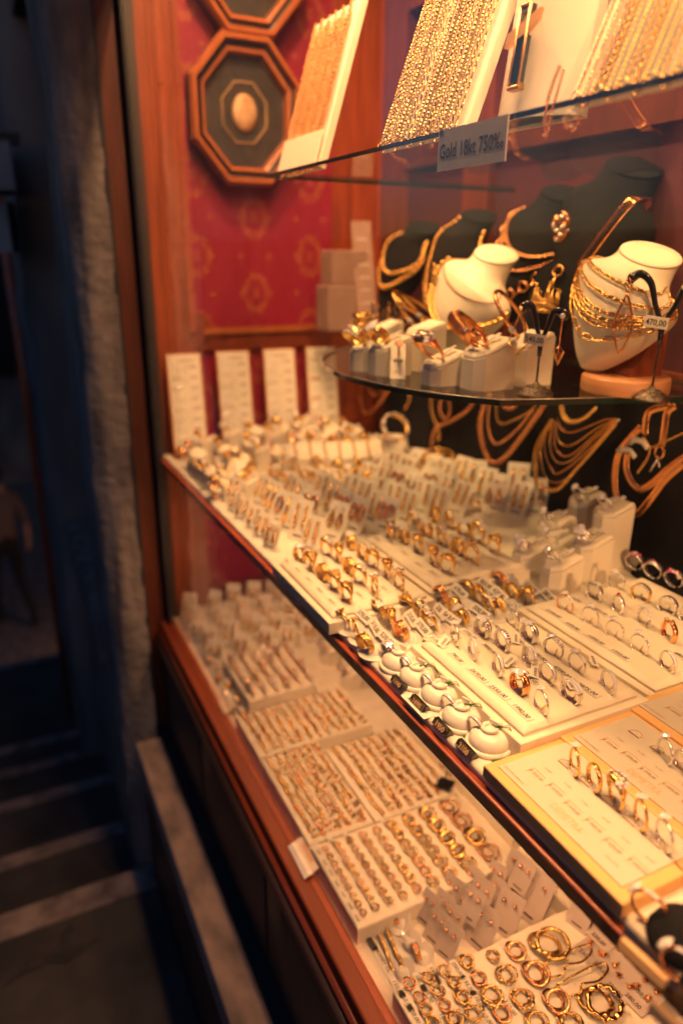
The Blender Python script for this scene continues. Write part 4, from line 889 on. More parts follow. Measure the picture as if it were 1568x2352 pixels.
# small round pads with rings
k = 0
far_spots = [(0.375, 1.42), (0.35, 1.30 + .08), (0.405, 1.36), (0.44, 1.44), (0.475, 1.395), (0.50, 1.46), (0.53, 1.41), (0.565, 1.46), (0.59, 1.40), (0.62, 1.455), (0.645, 1.39), (0.675, 1.44), (0.70, 1.37), (0.72, 1.43),
             (0.42, 1.31), (0.465, 1.335), (0.51, 1.35), (0.555, 1.345), (0.60, 1.34), (0.645, 1.33), (0.345, 1.25), (0.375, 1.23), (0.40, 1.28), (0.345, 1.165 + .03), (0.385, 1.17), (0.41, 1.205), (0.67, 1.31), (0.71, 1.30)]
for i, (x, y) in enumerate(far_spots):
    hh = .012 + .03 * (y - 1.15) / .3 + rnd.uniform(0, .012)
    lbl = 'round white ring pad, %s of the scattered pads, %s' % (ORD[i % 20], 'nearest end wall' if y > 1.35 and i < 14 else ('middle distance' if i < 20 else 'near the bars'))
    if i % 3 == 0:
        tower(x - .015, y - .02, SHELF, .034, .036, hh, hh + .014, lbl.replace('round', 'wedge shaped').replace('ring pad', 'ring stand'), 'white ring pads in the far half', rnd.choice(['dome', 'bow', 'lattice']), 'yellow_gold', 'gold ring on the %s' % lbl.replace('round white ring pad, ', 'wedge, '), yaw=rnd.uniform(-.5, .3), rg='rings on the far pads')
    else:
        o = thing('ring_stand', lbl, 'ring stand', at(x, y, SHELF, rnd.uniform(-.6, .4), .25), 'white ring pads in the far half')
        g = MB(); g.lathe([(.013, 0), (.015, hh * .7), (.019, hh + .004), (.0175, hh + .007), (.008, hh + .006), (.001, hh + .0065)], 'cream', n=20, sy=1.15); part('pad', g, o)
        place_ring(None, rnd.choice(['dome', 'bow', 'lattice', 'ribbed', 'checker']), rnd.choice(['yellow_gold', 'yellow_gold', 'rose']), 'gold ring on the %s' % lbl.replace('white ring ', ''), 'rings on the far pads', T=at(x - .004, y - .004, SHELF + hh + .003, rnd.uniform(-.6, .6), -.2, -.5), loop=False, sc=1.15, seed=i % 3)
for r in range(7):
    for c in range(8):
        x = 0.350 + r * .052 + rnd.uniform(-.010, .010); y = 1.145 + c * .046 + rnd.uniform(-.010, .010)
        if .43 < x < .61 and y < 1.285: continue
        if x > .70 and y < 1.30: continue
        nm = ORD[r] + ' row from window, ' + ORD[c] + ' from front, far half'
        if (r * 3 + c) % 3 == 0: card_thing(x, y, SHELF + .0005, -.8 + rnd.uniform(-.4, .4), .030, .045 + .02 * rnd.random(), rnd.choice(['drop', 'tear', 'long', 'hoop']), 'blurred white earring card, ' + nm, 'blurred cards in the far half', lean=.45)
        else:
            o = thing('ring_stand', 'white paper fan stand, ' + nm, 'ring stand', at(x, y, SHELF, rnd.uniform(-.6, .6) - PI / 2), 'paper fans in the far half'); link('fan', _cone, o)
            place_ring(None, rnd.choice(['dome', 'bow', 'wide', 'ribbed', 'flower']), rnd.choice(['yellow_gold', 'gold', 'rose', 'silver']), 'ring on the paper fan, ' + nm, 'rings on the far fans', T=at(x - .004, y, SHELF + .002, rnd.uniform(-.3, .3), -.35, -.25), sc=1.5, loop=False, seed=c % 3)
for i, (x, y) in enumerate(((0.575, 1.425), (0.63, 1.42))):
    g = MB(); g.ball((0, 0, .012), .011, 'coral', n=12, sc=(1, 1, .8))
    for a in range(6): g.ball((.008 * math.cos(a), .008 * math.sin(a), .012), .006, 'coral', n=7)
    g.lathe([(.008, 0), (.004, .005)], 'cream', n=10); solo('coral_rose', g, ('bright' if i == 0 else 'duller') + ' red coral flower among the far ring pads', 'ornament', T=at(x, y - .03, SHELF + .030 - .01 * i), group='coral flowers')
# bangle with stones on a pedestal, white petals tags around
o = thing('bangle_stand', 'round cream pedestal under the studded bangle before the velvet', 'bangle stand', at(0.735, 1.245, SHELF)); g = MB(); g.lathe([(.032, 0), (.030, .04), (.026, .062), (.020, .066), (.001, .067)], 'cream', n=28); part('pedestal', g, o)
for k2 in range(5):
    a = 2.4 + k2 * .8; g = MB(); g.prism([(0, -.006), (.030, -.009), (.036, 0), (.030, .009), (0, .006)], 0, .0012, 'white', T=at(0, 0, .055 - .006 * k2, a, 0, -.25)); part('petal_tag', g, o)
g = MB(); g.tube([(.031 * math.cos(a), .031 * math.sin(a) * .9, 0) for a in [2 * PI * j / 40 for j in range(40)]], .0042, 'gold', closed=True, n=8, up=(0, 0, 1))
for j in range(30): a = 2 * PI * j / 30; g.gem((.032 * math.cos(a), .029 * math.sin(a), .0035), .0030, 'gem' if j % 3 else 'gold', (math.cos(a), math.sin(a), .6))
solo('bangle', g, 'studded gold bangle tilted on the cream pedestal before the velvet', 'bangle', T=at(0.732, 1.24, SHELF + .085, .4, .9, -.3))
o = thing('watch_cushion', 'small cream cushion under the pair of thin gold bangles', 'bangle stand', at(0.755, 1.10, SHELF, -.6)); g = MB(); g.cushion(-.03, .03, -.02, .02, 0, .05, 'cream', r=.008); part('cushion', g, o)
for s in (-1, 1):
    g = MB(); g.tube([(.028 * math.cos(a), s * .006 + .003 * math.sin(3 * a), .028 * math.sin(a)) for a in [2 * PI * j / 40 for j in range(40)]], .0022, 'gold', closed=True, n=8); solo('bangle', g, 'thin gold bangle on the small cushion, %s of a pair' % ('front one' if s < 0 else 'rear one'), 'bangle', T=at(0.748, 1.098, SHELF + .05, -.6, .5), group='thin bangle pair')

# ---------------- stud cards standing against the end wall
for i, (bx, tx, zt, z0) in enumerate(((0.370, 0.392, -0.222, SHELF), (0.478, 0.493, -0.208, SHELF), (0.585, 0.590, -0.200, SHELF), (0.688, 0.710, -0.194, SHELF))):
    T = frame((bx, 1.48, SHELF + .001), (1, -.12, 0), (tx - bx, .045, zt - SHELF)); w, h = .076, .222
    nm = ['leftmost', 'second from left', 'third from left', 'rightmost']
    o = thing('stud_card', '%s of four tall cream stud earring cards against the end wall' % nm[i], 'earring card', T, 'tall stud cards')
    g = MB(); g.box(-w / 2, w / 2, 0, h, -.004, 0, 'framewood'); g.box(-w / 2 + .004, w / 2 - .004, .004, h - .004, 0, .0012, 'card'); part('card', g, o)
    for r in range(8):
        g = MB(); y = h - .03 - r * .022
        g.box(.010, .026, y - .003, y + .002, .0013, .0016, 'greycard'); part('price_mark', g, o)
        for sx in (-.024, -.012): 
            g = MB(); g.gem((sx, y, .0030), .0020 + .0003 * (r % 3), 'gem' if i != 3 or r % 2 else 'ruby', (.2, -.1, 1)); part('stud', g, o)
    g = MB(); g.box(-.012, .018, h - .019, h - .015, .0013, .0016, 'greycard'); part('heading', g, o)
# cards and boxes farther back on the right of the end wall
t = thing('jewellery_box', 'two stacked pale boxes standing blurred behind the shelf end', 'box', at(0, 0, 0)); 
g = MB(); g.cushion(.655, .735, 1.40, 1.46, -.155, -.065, 'dullbox', r=.003); part('lower_box', g, t); g = MB(); g.cushion(.665, .745, 1.405, 1.46, -.063, .005, 'dullbox', r=.003); part('upper_box', g, t)
g = MB(); g.box(.64, .80, 1.38, 1.50, -.165, -.157, 'shelfglass'); solo('corner_shelf', g, 'small clear glass corner ledge under the blurred pale boxes', 'shelf')
o = thing('stud_card', 'narrow tilted stud card beside the pale boxes', 'earring card', frame((.735, 1.37, -.155), (1, -.1, 0), (.05, .05, .21))); g = MB(); g.box(-.022, .022, 0, .225, -.002, 0, 'dullbox'); part('card', g, o)
for r in range(7): g = MB(); g.box(-.012, .012, .03 + r * .026, .034 + r * .026, .0003, .0008, 'greycard'); part('price_mark', g, o)

# ================================================================== chains
def resample(P, step):
    P = [Vector(p) for p in P]; out = [P[0].copy()]; acc = 0.0
    for a, b in zip(P, P[1:]):
        L = (b - a).length; d = step - acc
        while d <= L: out.append(a.lerp(b, d / L)); d += step
        acc = (acc + L) % step if L else acc
        acc = L - (d - step)
    return out
def spl(P, k=8):
    P = [Vector(p) for p in P]; out = []
    for i in range(len(P) - 1):
        p0 = P[max(0, i - 1)]; p1 = P[i]; p2 = P[i + 1]; p3 = P[min(len(P) - 1, i + 2)]
        for j in range(k):
            t = j / k; out.append(0.5 * ((2 * p1) + (p2 - p0) * t + (2 * p0 - 5 * p1 + 4 * p2 - p3) * t * t + (3 * p1 - p0 - 3 * p2 + p3) * t ** 3))
    out.append(P[-1]); return out
def chain(mb, P, L, wire, m, nrm, style='cable', asp=0.62, ns=10):
    Q = resample(P, L * (0.80 if style not in ('clip', 'ball') else .92))
    nrm = Vector(nrm).normalized()
    for i in range(len(Q) - 1):
        c = (Q[i] + Q[i + 1]) / 2; t = (Q[i + 1] - Q[i])
        if t.length < 1e-7: continue
        t.normalize(); s = t.cross(nrm)
        if s.length < 1e-3: s = t.orthogonal()
        s.normalize(); u = s.cross(t)
        if style == 'ball': mb.ball(c, L * .46, m, n=8); mb.tube([Q[i], Q[i + 1]], L * .12, m, n=4); continue
        if style in ('cable', 'clip'): a = 0.25 if i % 2 == 0 else (1.35 if style == 'cable' else 0.65)
        elif style == 'curb': a = 0.65
        else: a = 0.5 * (1 if i % 2 else -1)
        v = s * math.cos(a) + u * math.sin(a)
        pts = []
        for k in range(ns):
            q = 2 * PI * k / ns; cx, cy = math.cos(q), math.sin(q)
            if style == 'clip': cx = max(-1, min(1, cx * 1.4)); cy = max(-.8, min(.8, cy))
            pts.append(c + t * (cx * L * .5) + v * (cy * L * .5 * asp))
        mb.tube(pts, wire, m, closed=True, n=5, up=tuple((s * -math.sin(a) + u * math.cos(a))))
STY = [('cable', .0034, .00075, .75), ('curb', .0040, .0011, .85), ('ball', .0026, 0, 1), ('cable', .0044, .0007, .7), ('curb', .0052, .0014, .85), ('rope', .0036, .0011, 1.0), ('clip', .0100, .0008, .35), ('curb', .0042, .0010, .8)]
_st = {}
def strand(style, Lt, m):
    k = (style, m, round(Lt, 2))
    if k not in _st:
        s, L, w, a = STY[style]; g = MB(); chain(g, [(0, y, 0) for y in (0, Lt)], L, w or .0008, m, (0, 0, 1), s, a, 8)
        g.tube([(.003 * math.cos(q), -.003 + .003 * math.sin(q), .001) for q in [2 * PI * j / 10 for j in range(10)]], .0007, m, closed=True, n=5)
        _st[k] = g.mesh('chain')
    return _st[k]
def chain_board(y0, y1, x, z, hgt, leanx, n, m, label, glab, cs, name='chain', both=True):
    # local x runs to lower y (to the right), local y up the board
    T = frame((x, y1, z), (0, -1, 0), (leanx, 0, 1)); W = y1 - y0
    o = thing('chain_board', label, 'chain board', T, 'padded boards of gold chains')
    g = MB(); g.cushion(0, W, 0, hgt, -.012, -.001, 'cream', r=.003); part('board', g, o)
    for i in range(n):
        sx = .006 + (W - .012) * (i + .5) / n; st = cs[i % len(cs)]; mm = m if not (m == 'gold' and i < 3) else 'rose'
        tag(link(name, strand(st, hgt - .004 - (i % 3) * .006, mm), None, T @ at(sx, .004 - .004 * (i % 3), .0022)), 'gold %s chain, %s from left on the %s' % ({'cable': 'cable', 'curb': 'curb', 'ball': 'bead', 'rope': 'rope', 'clip': 'long link'}[STY[st][0]], ORD[i], glab), 'chain', 'gold chains hanging on the boards')
    return T
chain_board(0.598, 0.758, 0.412, UP + .002, 0.40, 0.36, 18, 'yellow_gold', 'brightly lit cream board covered in gold chains, left of the pendant bust', 'bright middle board', [1, 5, 1, 0, 4, 1, 3, 6, 1, 4])
chain_board(0.300, 0.466, 0.412, UP + .002, 0.34, 0.42, 20, 'gold', 'wide cream board of gold chains at the top right', 'top right board', [0, 7, 1, 5, 7, 1, 0, 5, 1, 7])
T = chain_board(0.945, 1.085, 0.425, UP + .002, 0.205, 0.30, 17, 'rose', 'narrow cream board of thin gold chains before the octagonal frame', 'left blurred board', [0, 7, 0, 5])
g = MB(); g.cushion(0.004, .136, 0.0, .045, .001, .004, 'cream', r=.001); solo('blank_card', g, 'plain cream card covering the foot of the left chain board', 'card', T=T)
# loose chain drooping below the upper shelf
g = MB(); A = PX((1262, 215), .40); 
chain(g, spl([PX(p, .398) for p in [(1285, 150), (1262, 212), (1252, 262), (1250, 300), (1252, 318), (1258, 300), (1266, 255), (1278, 215), (1296, 150)]]), .0030, .0005, 'rose', (-1, 0, 0), 'cable', .7, 8)
solo('chain', g, 'thin gold chain drooping over the upper glass shelf edge', 'chain')
# price sign
pa = PX((1008, 308), .397); pb = PX((1168, 262), .397)
T = frame((.397, (pa.y + pb.y) / 2, UP - .018), (0, -1, 0), (0, 0, 1)); w = pa.y - pb.y
g = MB(); g.box(-w / 2, w / 2, -.0160, .0175, -.0006, .0004, 'dullcard', T); g.box(-w / 2 + .002, -w / 2 + .008, .016, .0185, -.002, .001, 'antique', T); o = solo('sign', g, 'small white card sign reading Gold 18kt 750 clipped to the upper glass shelf', 'sign')
g = MB(); g.text('Gold 18kt 750‰', .0118, 'ink', T, lift=.0007, squeeze=.80); part('lettering', g, o)

# ================================================================== busts
def interp(tab, s):
    n = len(tab)
    for i in range(n - 1):
        (a, b), (c, d) = tab[i], tab[i + 1]
        if s <= c or i == n - 2:
            m0 = (d - tab[i - 1][1]) / (c - tab[i - 1][0]) if i > 0 else (d - b) / (c - a)
            m1 = (tab[i + 2][1] - b) / (tab[i + 2][0] - a) if i < n - 2 else (d - b) / (c - a)
            h = c - a; t = min(1, max(0, (s - a) / h)); t2 = t * t; t3 = t2 * t
            return (2 * t3 - 3 * t2 + 1) * b + (t3 - 2 * t2 + t) * h * m0 + (3 * t2 - 2 * t3) * d + (t3 - t2) * h * m1
HW = [(0, .006), (.07, .020), (.28, .043), (.50, .059), (.68, .067), (.77, .059), (.84, .041), (.91, .035), (1, .0325)]
NX = .13
HD = [(0, .010), (.10, .020), (.35, .036), (.60, .040), (.76, .037), (.84, .033), (.90, .031), (1, .029)]
HB = [(0, .006), (.5, .010), (.70, .014), (.82, .024), (1, .028)]
def bsurf(s, a, H, k, off=0.0):
    if isinstance(k, tuple): u = min(1, max(0, (s - .72) / .12)); k = k[0] * (1 - u) + k[1] * u
    # a from 0 (wearer's left in view, -x) to pi (+x) over the front
    w = interp(HW, s) * k + off; d = interp(HD, s) * k + off
    z = d * math.sin(a); return Vector((-w * math.cos(a) - NX * H * s, s * H - (z * .5 * (s - .86) / .14 if s > .86 else 0), z))
def bust(origin, right, tilt, H, k, m, label, col=True, group='necklace busts', colh=.03, rot=0.0):
    r = Vector(right).normalized(); f = Vector((r.y, -r.x, 0)); f = f if f.x < 0 else -f
    up = (-f) * math.sin(tilt) + Vector((0, 0, 1)) * math.cos(tilt); kt = k if isinstance(k, tuple) else (k, k)
    T = frame(origin, r, up)
    if rot: T = T @ Matrix.Rotation(rot, 4, 'Z')
    o = thing('necklace_bust', label, 'necklace bust', T, group); ns, na = 40, 40
    vs = []; fs = []
    for i in range(ns + 1):
        s = i / ns
        for j in range(na):
            a = 2 * PI * j / na
            if a <= PI: v = bsurf(s, a, H, k)
            else: u = min(1, max(0, (s - .72) / .12)); ke = kt[0] * (1 - u) + kt[1] * u; w = interp(HW, s) * ke; v = Vector((-w * math.cos(a) - NX * H * s, s * H, interp(HB, s) * ke * math.sin(a)))
            if a > PI and s > .86: v.y -= v.z * .5 * (s - .86) / .14
            vs.append(v)
    for i in range(ns):
        for j in range(na): l = (j + 1) % na; fs.append((i * na + j, i * na + l, (i + 1) * na + l, (i + 1) * na + j))
    fs.append(tuple(range(na))[::-1]); g = MB(); g.add(vs, fs, m); part('torso', g, o)
    g = MB(); P = []
    for q, up_, in ((1.0, 0), (1.03, .0015), (1.03, .0030), (.98, .0045), (.5, .005), (.001, .005)):
        P.append((q, up_))
    vs = []; fs = []
    for q, u in P:
        for j in range(na): a = 2 * PI * j / na; z = .0285 * kt[1] * q * math.sin(a); vs.append((-.032 * kt[1] * q * math.cos(a) - NX * H, H + u - z * .5, z))
    for i in range(len(P) - 1):
        for j in range(na): l = (j + 1) % na; fs.append((i * na + j, i * na + l, (i + 1) * na + l, (i + 1) * na + j))
    g.add(vs, fs, m); part('neck_cap', g, o)
    return o, T, H, k
def on_bust(B, a0, a1, s_top, s_low, n=40, off=.0016, pw=1.0, sa=None):
    _, T, H, k = B; P = []
    for i in range(n + 1):
        t = i / n; a = a0 + (a1 - a0) * t; s = s_top + ((sa if sa is not None else s_top) - s_top) * t - (s_top - s_low) * math.sin(PI * t) ** pw
        P.append(T @ bsurf(s, a, H, k, off))
    return P
BG = 'necklaces worn by the busts'
R_ = (0.30, -0.95, 0)
b2 = bust(PX((1345, 848), .690), (0.22, -0.97, 0), 0.30, 0.148, 1.13, 'cream', 'nearest white necklace bust on a round wooden foot, layered in link chains', rot=-.40)
nF = ROT @ Vector((0, 0, 1)); nF = Vector((-.8, -.45, .3))
for i, (st_, sl, L) in enumerate(((.85, .68, .0105), (.82, .55, .0100), (.79, .43, .0115), (.76, .32, .0125), (.73, .20, .0155), (.775, .37, .011))):
    g = MB(); chain(g, on_bust(b2, .12, PI - .10, st_ - .04, sl, pw=.8, sa=st_ + .03, off=.0022), L, .0008 + .00010 * i, 'gold', nF, 'clip', .50, 12)
    solo('necklace', g, 'gold paperclip link necklace, %s from the neck on the nearest white bust' % ORD[i], 'necklace', group=BG)
g = MB(); g.lathe([(.052, 0), (.053, .002), (.053, .017), (.051, .020), (.001, .020)], 'lightwood', n=48, T=at(.715, .650, GL + .0005)); part('foot', g, b2[0], T=b2[1].inverted())
g = MB(); g.prism([(-.024, -.022), (.024, -.026), (.028, .02), (-.018, .026)], .020, .070, 'redstain', T=at(.728, .655, GL), ztop=lambda x, y: .060 + x * 1.6); part('column', g, b2[0], T=b2[1].inverted())
b1 = bust(PX((1018, 824), .63), (0.12, -0.99, 0), 0.30, 0.162, (1.22, .96), 'cream', 'white necklace bust with chunky curb chain behind the ring stands', rot=-.42)
g = MB(); chain(g, on_bust(b1, .25, PI - .1, .74, .30, off=.004, pw=.8), .0110, .0024, 'gold', nF, 'curb', .7, 10); solo('necklace', g, 'chunky dark gold curb necklace low on the rear white bust', 'necklace', group=BG)
g = MB(); chain(g, on_bust(b1, .3, PI - .05, .84, .62), .0022, .0004, 'rose', nF, 'cable', .7, 6); solo('necklace', g, 'hair thin gold chain high on the rear white bust', 'necklace', group=BG)
g = MB(); pc_ = b1[1] @ bsurf(.55, .75, .162, (1.22, .96), .006); g.ball((0, 0, 0), .008, 'yellow_gold', n=10, sc=(.6, .8, 1.5)); g.ball((0, .002, .016), .005, 'yellow_gold', n=8, sc=(.7, .7, 1.4)); 
for j in range(12): g.ball((.004 * math.cos(j * 2.4), .006 * math.sin(j * 2.4), -.012 + j * .0026), .0022, 'yellow_gold', n=6)
solo('brooch', g, 'bright gold figure ornament clipped to the rear white bust', 'ornament', T=Matrix.Translation(pc_))
g = MB(); g.prism([(-.02, -.02), (.03, -.02), (.03, .02), (-.02, .02)], .0005, .06, 'redstain', T=at(.66, .875, GL), ztop=lambda x, y: .05 + x * 1.2); part('column', g, b1[0], T=b1[1].inverted())
b3 = bust(PX((1000, 800), .745), (0.12, -0.99, 0), 0.35, 0.155, .85, 'cream', 'dim white bust half hidden behind the front white one', rot=-.40)
g = MB(); chain(g, on_bust(b3, .2, 2.0, .80, .25), .0036, .0007, 'gold', nF, 'rope', .9, 6); solo('necklace', g, 'thin gold rope necklace on the half hidden white bust', 'necklace', group=BG)
# black busts
k1 = bust(PX((880, 730), .75), (0.15, -0.98, 0), 0.30, 0.185, 1.0, 'velvet', 'leftmost black bust with two strands of round gold beads', group='black busts', rot=-.40)
k2 = bust(PX((985, 740), .75), (0.15, -0.98, 0), 0.30, 0.195, .95, 'velvet', 'second black bust with heavy gold bead rope', group='black busts', rot=-.40)
k3 = bust(PX((1150, 745), .76), (0.2, -0.98, 0), 0.25, 0.205, 1.0, 'velvet', 'third black bust draped with gold chains and a flower brooch', group='black busts', rot=-.40)
k4 = bust(PX((1285, 740), .79), (0.25, -0.96, 0), 0.22, 0.222, 1.2, 'velvet', 'largest black bust at the right with broad flat gold band', group='black busts', rot=-.40)
def bead_neck(B, st_, sl, L, m, lab, style='ball', a0=.1, a1=PI - .1, wire=.0012, asp=.8, off=.003, pw=.9):
    g = MB(); chain(g, on_bust(B, a0, a1, st_, sl, off=off, pw=pw), L, wire, m, nF, style, asp, 8); solo('necklace', g, lab, 'necklace', group=BG)
bead_neck(k1, .97, .46, .0115, 'gold', 'upper strand of large gold beads on the leftmost black bust')
bead_neck(k1, .95, .30, .0115, 'gold', 'lower strand of large gold beads on the leftmost black bust')
bead_neck(k2, .98, .14, .0112, 'gold', 'heavy gold bead rope around the second black bust')
bead_neck(k2, .95, .20, .0100, 'gold', 'inner gold bead rope around the second black bust', a0=.35)
bead_neck(k3, .80, .52, .0060, 'rose', 'rose gold link chain high on the third black bust', 'curb')
bead_neck(k3, .80, .40, .0040, 'rose', 'thin rose gold chain on the third black bust', 'rope', wire=.0009)
bead_neck(k3, .78, .20, .0150, 'rose', 'broad openwork gold collar on the third black bust', 'rope', wire=.0018, asp=1.0)
g = MB(); P = spl([PX((1488, 478), .80), PX((1480, 458), .77), PX((1458, 456), .74), PX((1430, 480), .73), PX((1380, 545), .725), PX((1330, 615), .72), PX((1290, 668), .715), PX((1262, 700), .715)], 8); g.tube(P, .0068, 'rose', n=8, flat=.18, up=(-.8, -.4, .3)); solo('necklace', g, 'broad flat rose gold band necklace on the largest black bust', 'necklace', group=BG)
p = PX((1287, 520), .735); g = MB()
for j in range(34): a = random.uniform(0, 6.28); e = random.uniform(-1, 1); g.ball((.007 * math.cos(a) * math.sqrt(1 - e * e), .011 * math.sin(a) * math.sqrt(1 - e * e), .018 * e), .0056, 'rose' if j % 4 else 'silver', n=7, sc=(1, 1, .6))
solo('brooch', g, 'clustered gold and silver flower brooch on the third black bust', 'ornament', T=Matrix.Translation(p))
# black pad with crown pendant
pc_ = PX(cn(300, 1000), .63)
T = frame(PX((1232, 800), .665), (.30, -.94, .05), (.45, -.10, 1)); o = thing('pendant_stand', 'black pad leaning back and carrying the crown pendant', 'pendant stand', T)
g = MB(); g.prism([(-.026, 0), (.026, 0), (.034, .08), (.030, .112), (.012, .122), (-.014, .120), (-.030, .108), (-.034, .075)], -.010, 0, 'velvet'); part('pad', g, o)
g = MB(); cz = .052
cp = []
g.tube([(.017 * math.cos(a), cz + .0015 * math.sin(a), .010 + .010 * math.sin(a)) for a in [2 * PI * j / 28 for j in range(28)]], .0036, 'yellow_gold', closed=True, n=8)
g.tube([(.0165 * math.cos(a), cz + .006 + .0015 * math.sin(a), .010 + .010 * math.sin(a)) for a in [2 * PI * j / 28 for j in range(28)]], .0016, 'yellow_gold', closed=True, n=6)
for j in range(7):
    a = 2 * PI * j / 7 + .3; x = .0165 * math.cos(a); z = .010 + .010 * math.sin(a); hh = .030 if j % 2 else .022
    g.tube([(x - .002, cz + .005, z), (x * 1.1, cz + hh, z)], .0016, 'yellow_gold', n=6, rf=lambda u: 1.5 - u); g.tube([(x + .003, cz + .005, z), (x * 1.1, cz + hh, z)], .0014, 'yellow_gold', n=6, rf=lambda u: 1.5 - u); g.ball((x * 1.12, cz + hh + .001, z), .0024, 'yellow_gold', n=8)
g.tube([(0.004 + .007 * math.cos(a), cz + .052 + .007 * math.sin(a), .005) for a in [2 * PI * j / 20 for j in range(20)]], .0018, 'gold', closed=True, n=6); g.tube([(.002, cz + .028, .008), (.004, cz + .045, .006)], .0022, 'yellow_gold', n=6)
solo('crown_pendant', g, 'gold crown shaped pendant with ring loop on the black pad', 'pendant', T=T)

# white pendant bust on the upper shelf
T = frame((0.450, 0.548, UP + .001), (0.05, -1, 0), (.12, 0, 1)); o = thing('pendant_stand', 'tall smooth cream pendant stand between the two chain boards', 'pendant stand', T)
def pf(u, v):
    x = (u * 2 - 1); w = .050 - .004 * v; return (x * w, v * .40, .018 * math.cos(x * PI / 2) ** .8 if abs(x) < 1 else 0)
g = MB(); g.grid(24, 12, pf, 'cream'); g.prism([(-.050, 0), (.050, 0), (.046, .4), (-.046, .4)], -.010, -.0001, 'cream'); part('body', g, o)
g = MB(); c = (-.002, .046, .025)
g.box(-.0055, .0055, -.022, .014, -.003, .003, 'glassedge', T=at(*c, .0))
for xx_ in (-.0058, .0058): g.tube([(c[0] + xx_, c[1] - .024, c[2] + .003), (c[0] + xx_, c[1] + .036, c[2] + .003)], .0011, 'brushed', n=6)
for yy_ in (-.024, .036): g.tube([(c[0] - .0058, c[1] + yy_, c[2] + .003), (c[0] + .0058, c[1] + yy_, c[2] + .003)], .0013, 'brushed', n=6); g.box(-.0065, .0065, .020, .036, -.003, .003, 'antique', T=at(*c, .0)); g.box(-.0067, .0067, -.026, -.021, -.0035, .0035, 'gold', T=at(*c))
g.prism([(-.019, -.004), (.004, .002), (.016, .010), (.018, .018), (.002, .012), (-.017, .006)], -.001, .0035, 'brushed', T=at(c[0], c[1] + .012, c[2])); g.tube([(c[0], c[1] + .036, c[2]), (c[0] + .003, c[1] + .05, c[2]), (c[0] + .001, c[1] + .10, c[2]), (c[0] + .01, c[1] + .24, c[2] - .004)], .0016, 'rose', n=6)
for j in range(4): g.ball((c[0] + .003 * (-1) ** j, c[1] + .045 + j * .007, c[2] + .002), .003, 'rose', n=6)
solo('pendant', g, 'long dark bar pendant with folded gold ribbon on the cream stand', 'pendant', T=T)

# ---------------- ring stands, bangles and earring trees on the half round shelf
GG = 'cream ring stands on the half round shelf'
def gl(q, dx=0, dy=0): p = PZ(cg(*q), GL + .0005); return p.x + dx, p.y + dy
x, y = gl((190, 900)); T0 = tower(x, y - .012, GL + .0005, .046, .050, .030, .048, 'wide cream stand on glass shelf holding a black and gold knot ring', GG, 'bow', 'gold', 'black and gold knot ring on the wide stand at the glass edge', rs=1.5, tagtext='610,00', rg='rings on the half round shelf')
x, y = gl((430, 946)); tower(x, y - .012, GL + .0005, .044, .050, .018, .038, 'lowest cream stand at the front curve of the glass shelf', GG, 'dome', 'rose', 'large rose gold mesh dome ring on the lowest stand', rs=1.75, tagtext='890,00', rg='rings on the half round shelf')
x, y = gl((625, 968)); tower(x, y - .010, GL + .0005, .050, .055, .037, .058, 'broad cream stand with price 610,00 beneath the ribbed bangle', GG, 'open', 'rose', 'gold bypass ring with dark square stone marked 610,00', rs=1.3, tagtext='610,00', rg='rings on the half round shelf')
x, y = gl((800, 945)); T4 = tower(x, y - .014, GL + .0005, .048, .052, .043, .062, 'tall cream stand under the large plain gold bangle', GG)
x, y = gl((350, 880)); T5 = tower(x, y - .01, GL + .0005, .044, .050, .047, .064, 'rear cream stand under the crossed gold bangles', GG)
x, y = gl((95, 880)); tower(x, y - .01, GL + .0005, .036, .044, .026, .036, 'leftmost cream stand at the glass shelf corner', GG, 'checker', 'yellow_gold', 'stacked textured gold ring on the leftmost stand', rs=1.6, rg='rings on the half round shelf')
x, y = gl((180, 840)); tower(x + .02, y + .02, GL + .0005, .040, .045, .040, .054, 'cream stand tucked behind the black and gold ring', GG)
g = MB(); 
for k in range(3): g.tube([(.011 * math.cos(a) + .001 * k, .008 * math.sin(a), .013 * k) for a in [2 * PI * j / 24 for j in range(24)]], .0045, 'yellow_gold', closed=True, n=8)
for j in range(30): a = random.uniform(0, 6.28); g.ball((.014 * math.cos(a), .011 * math.sin(a), random.uniform(-.003, .030)), .0026, 'yellow_gold', n=6)
x, y = gl((110, 860)); solo('cuff', g, 'stack of textured gold hoops standing at the left glass corner', 'bracelet', T=at(x + .004, y + .004, GL + .048, 0, .1))
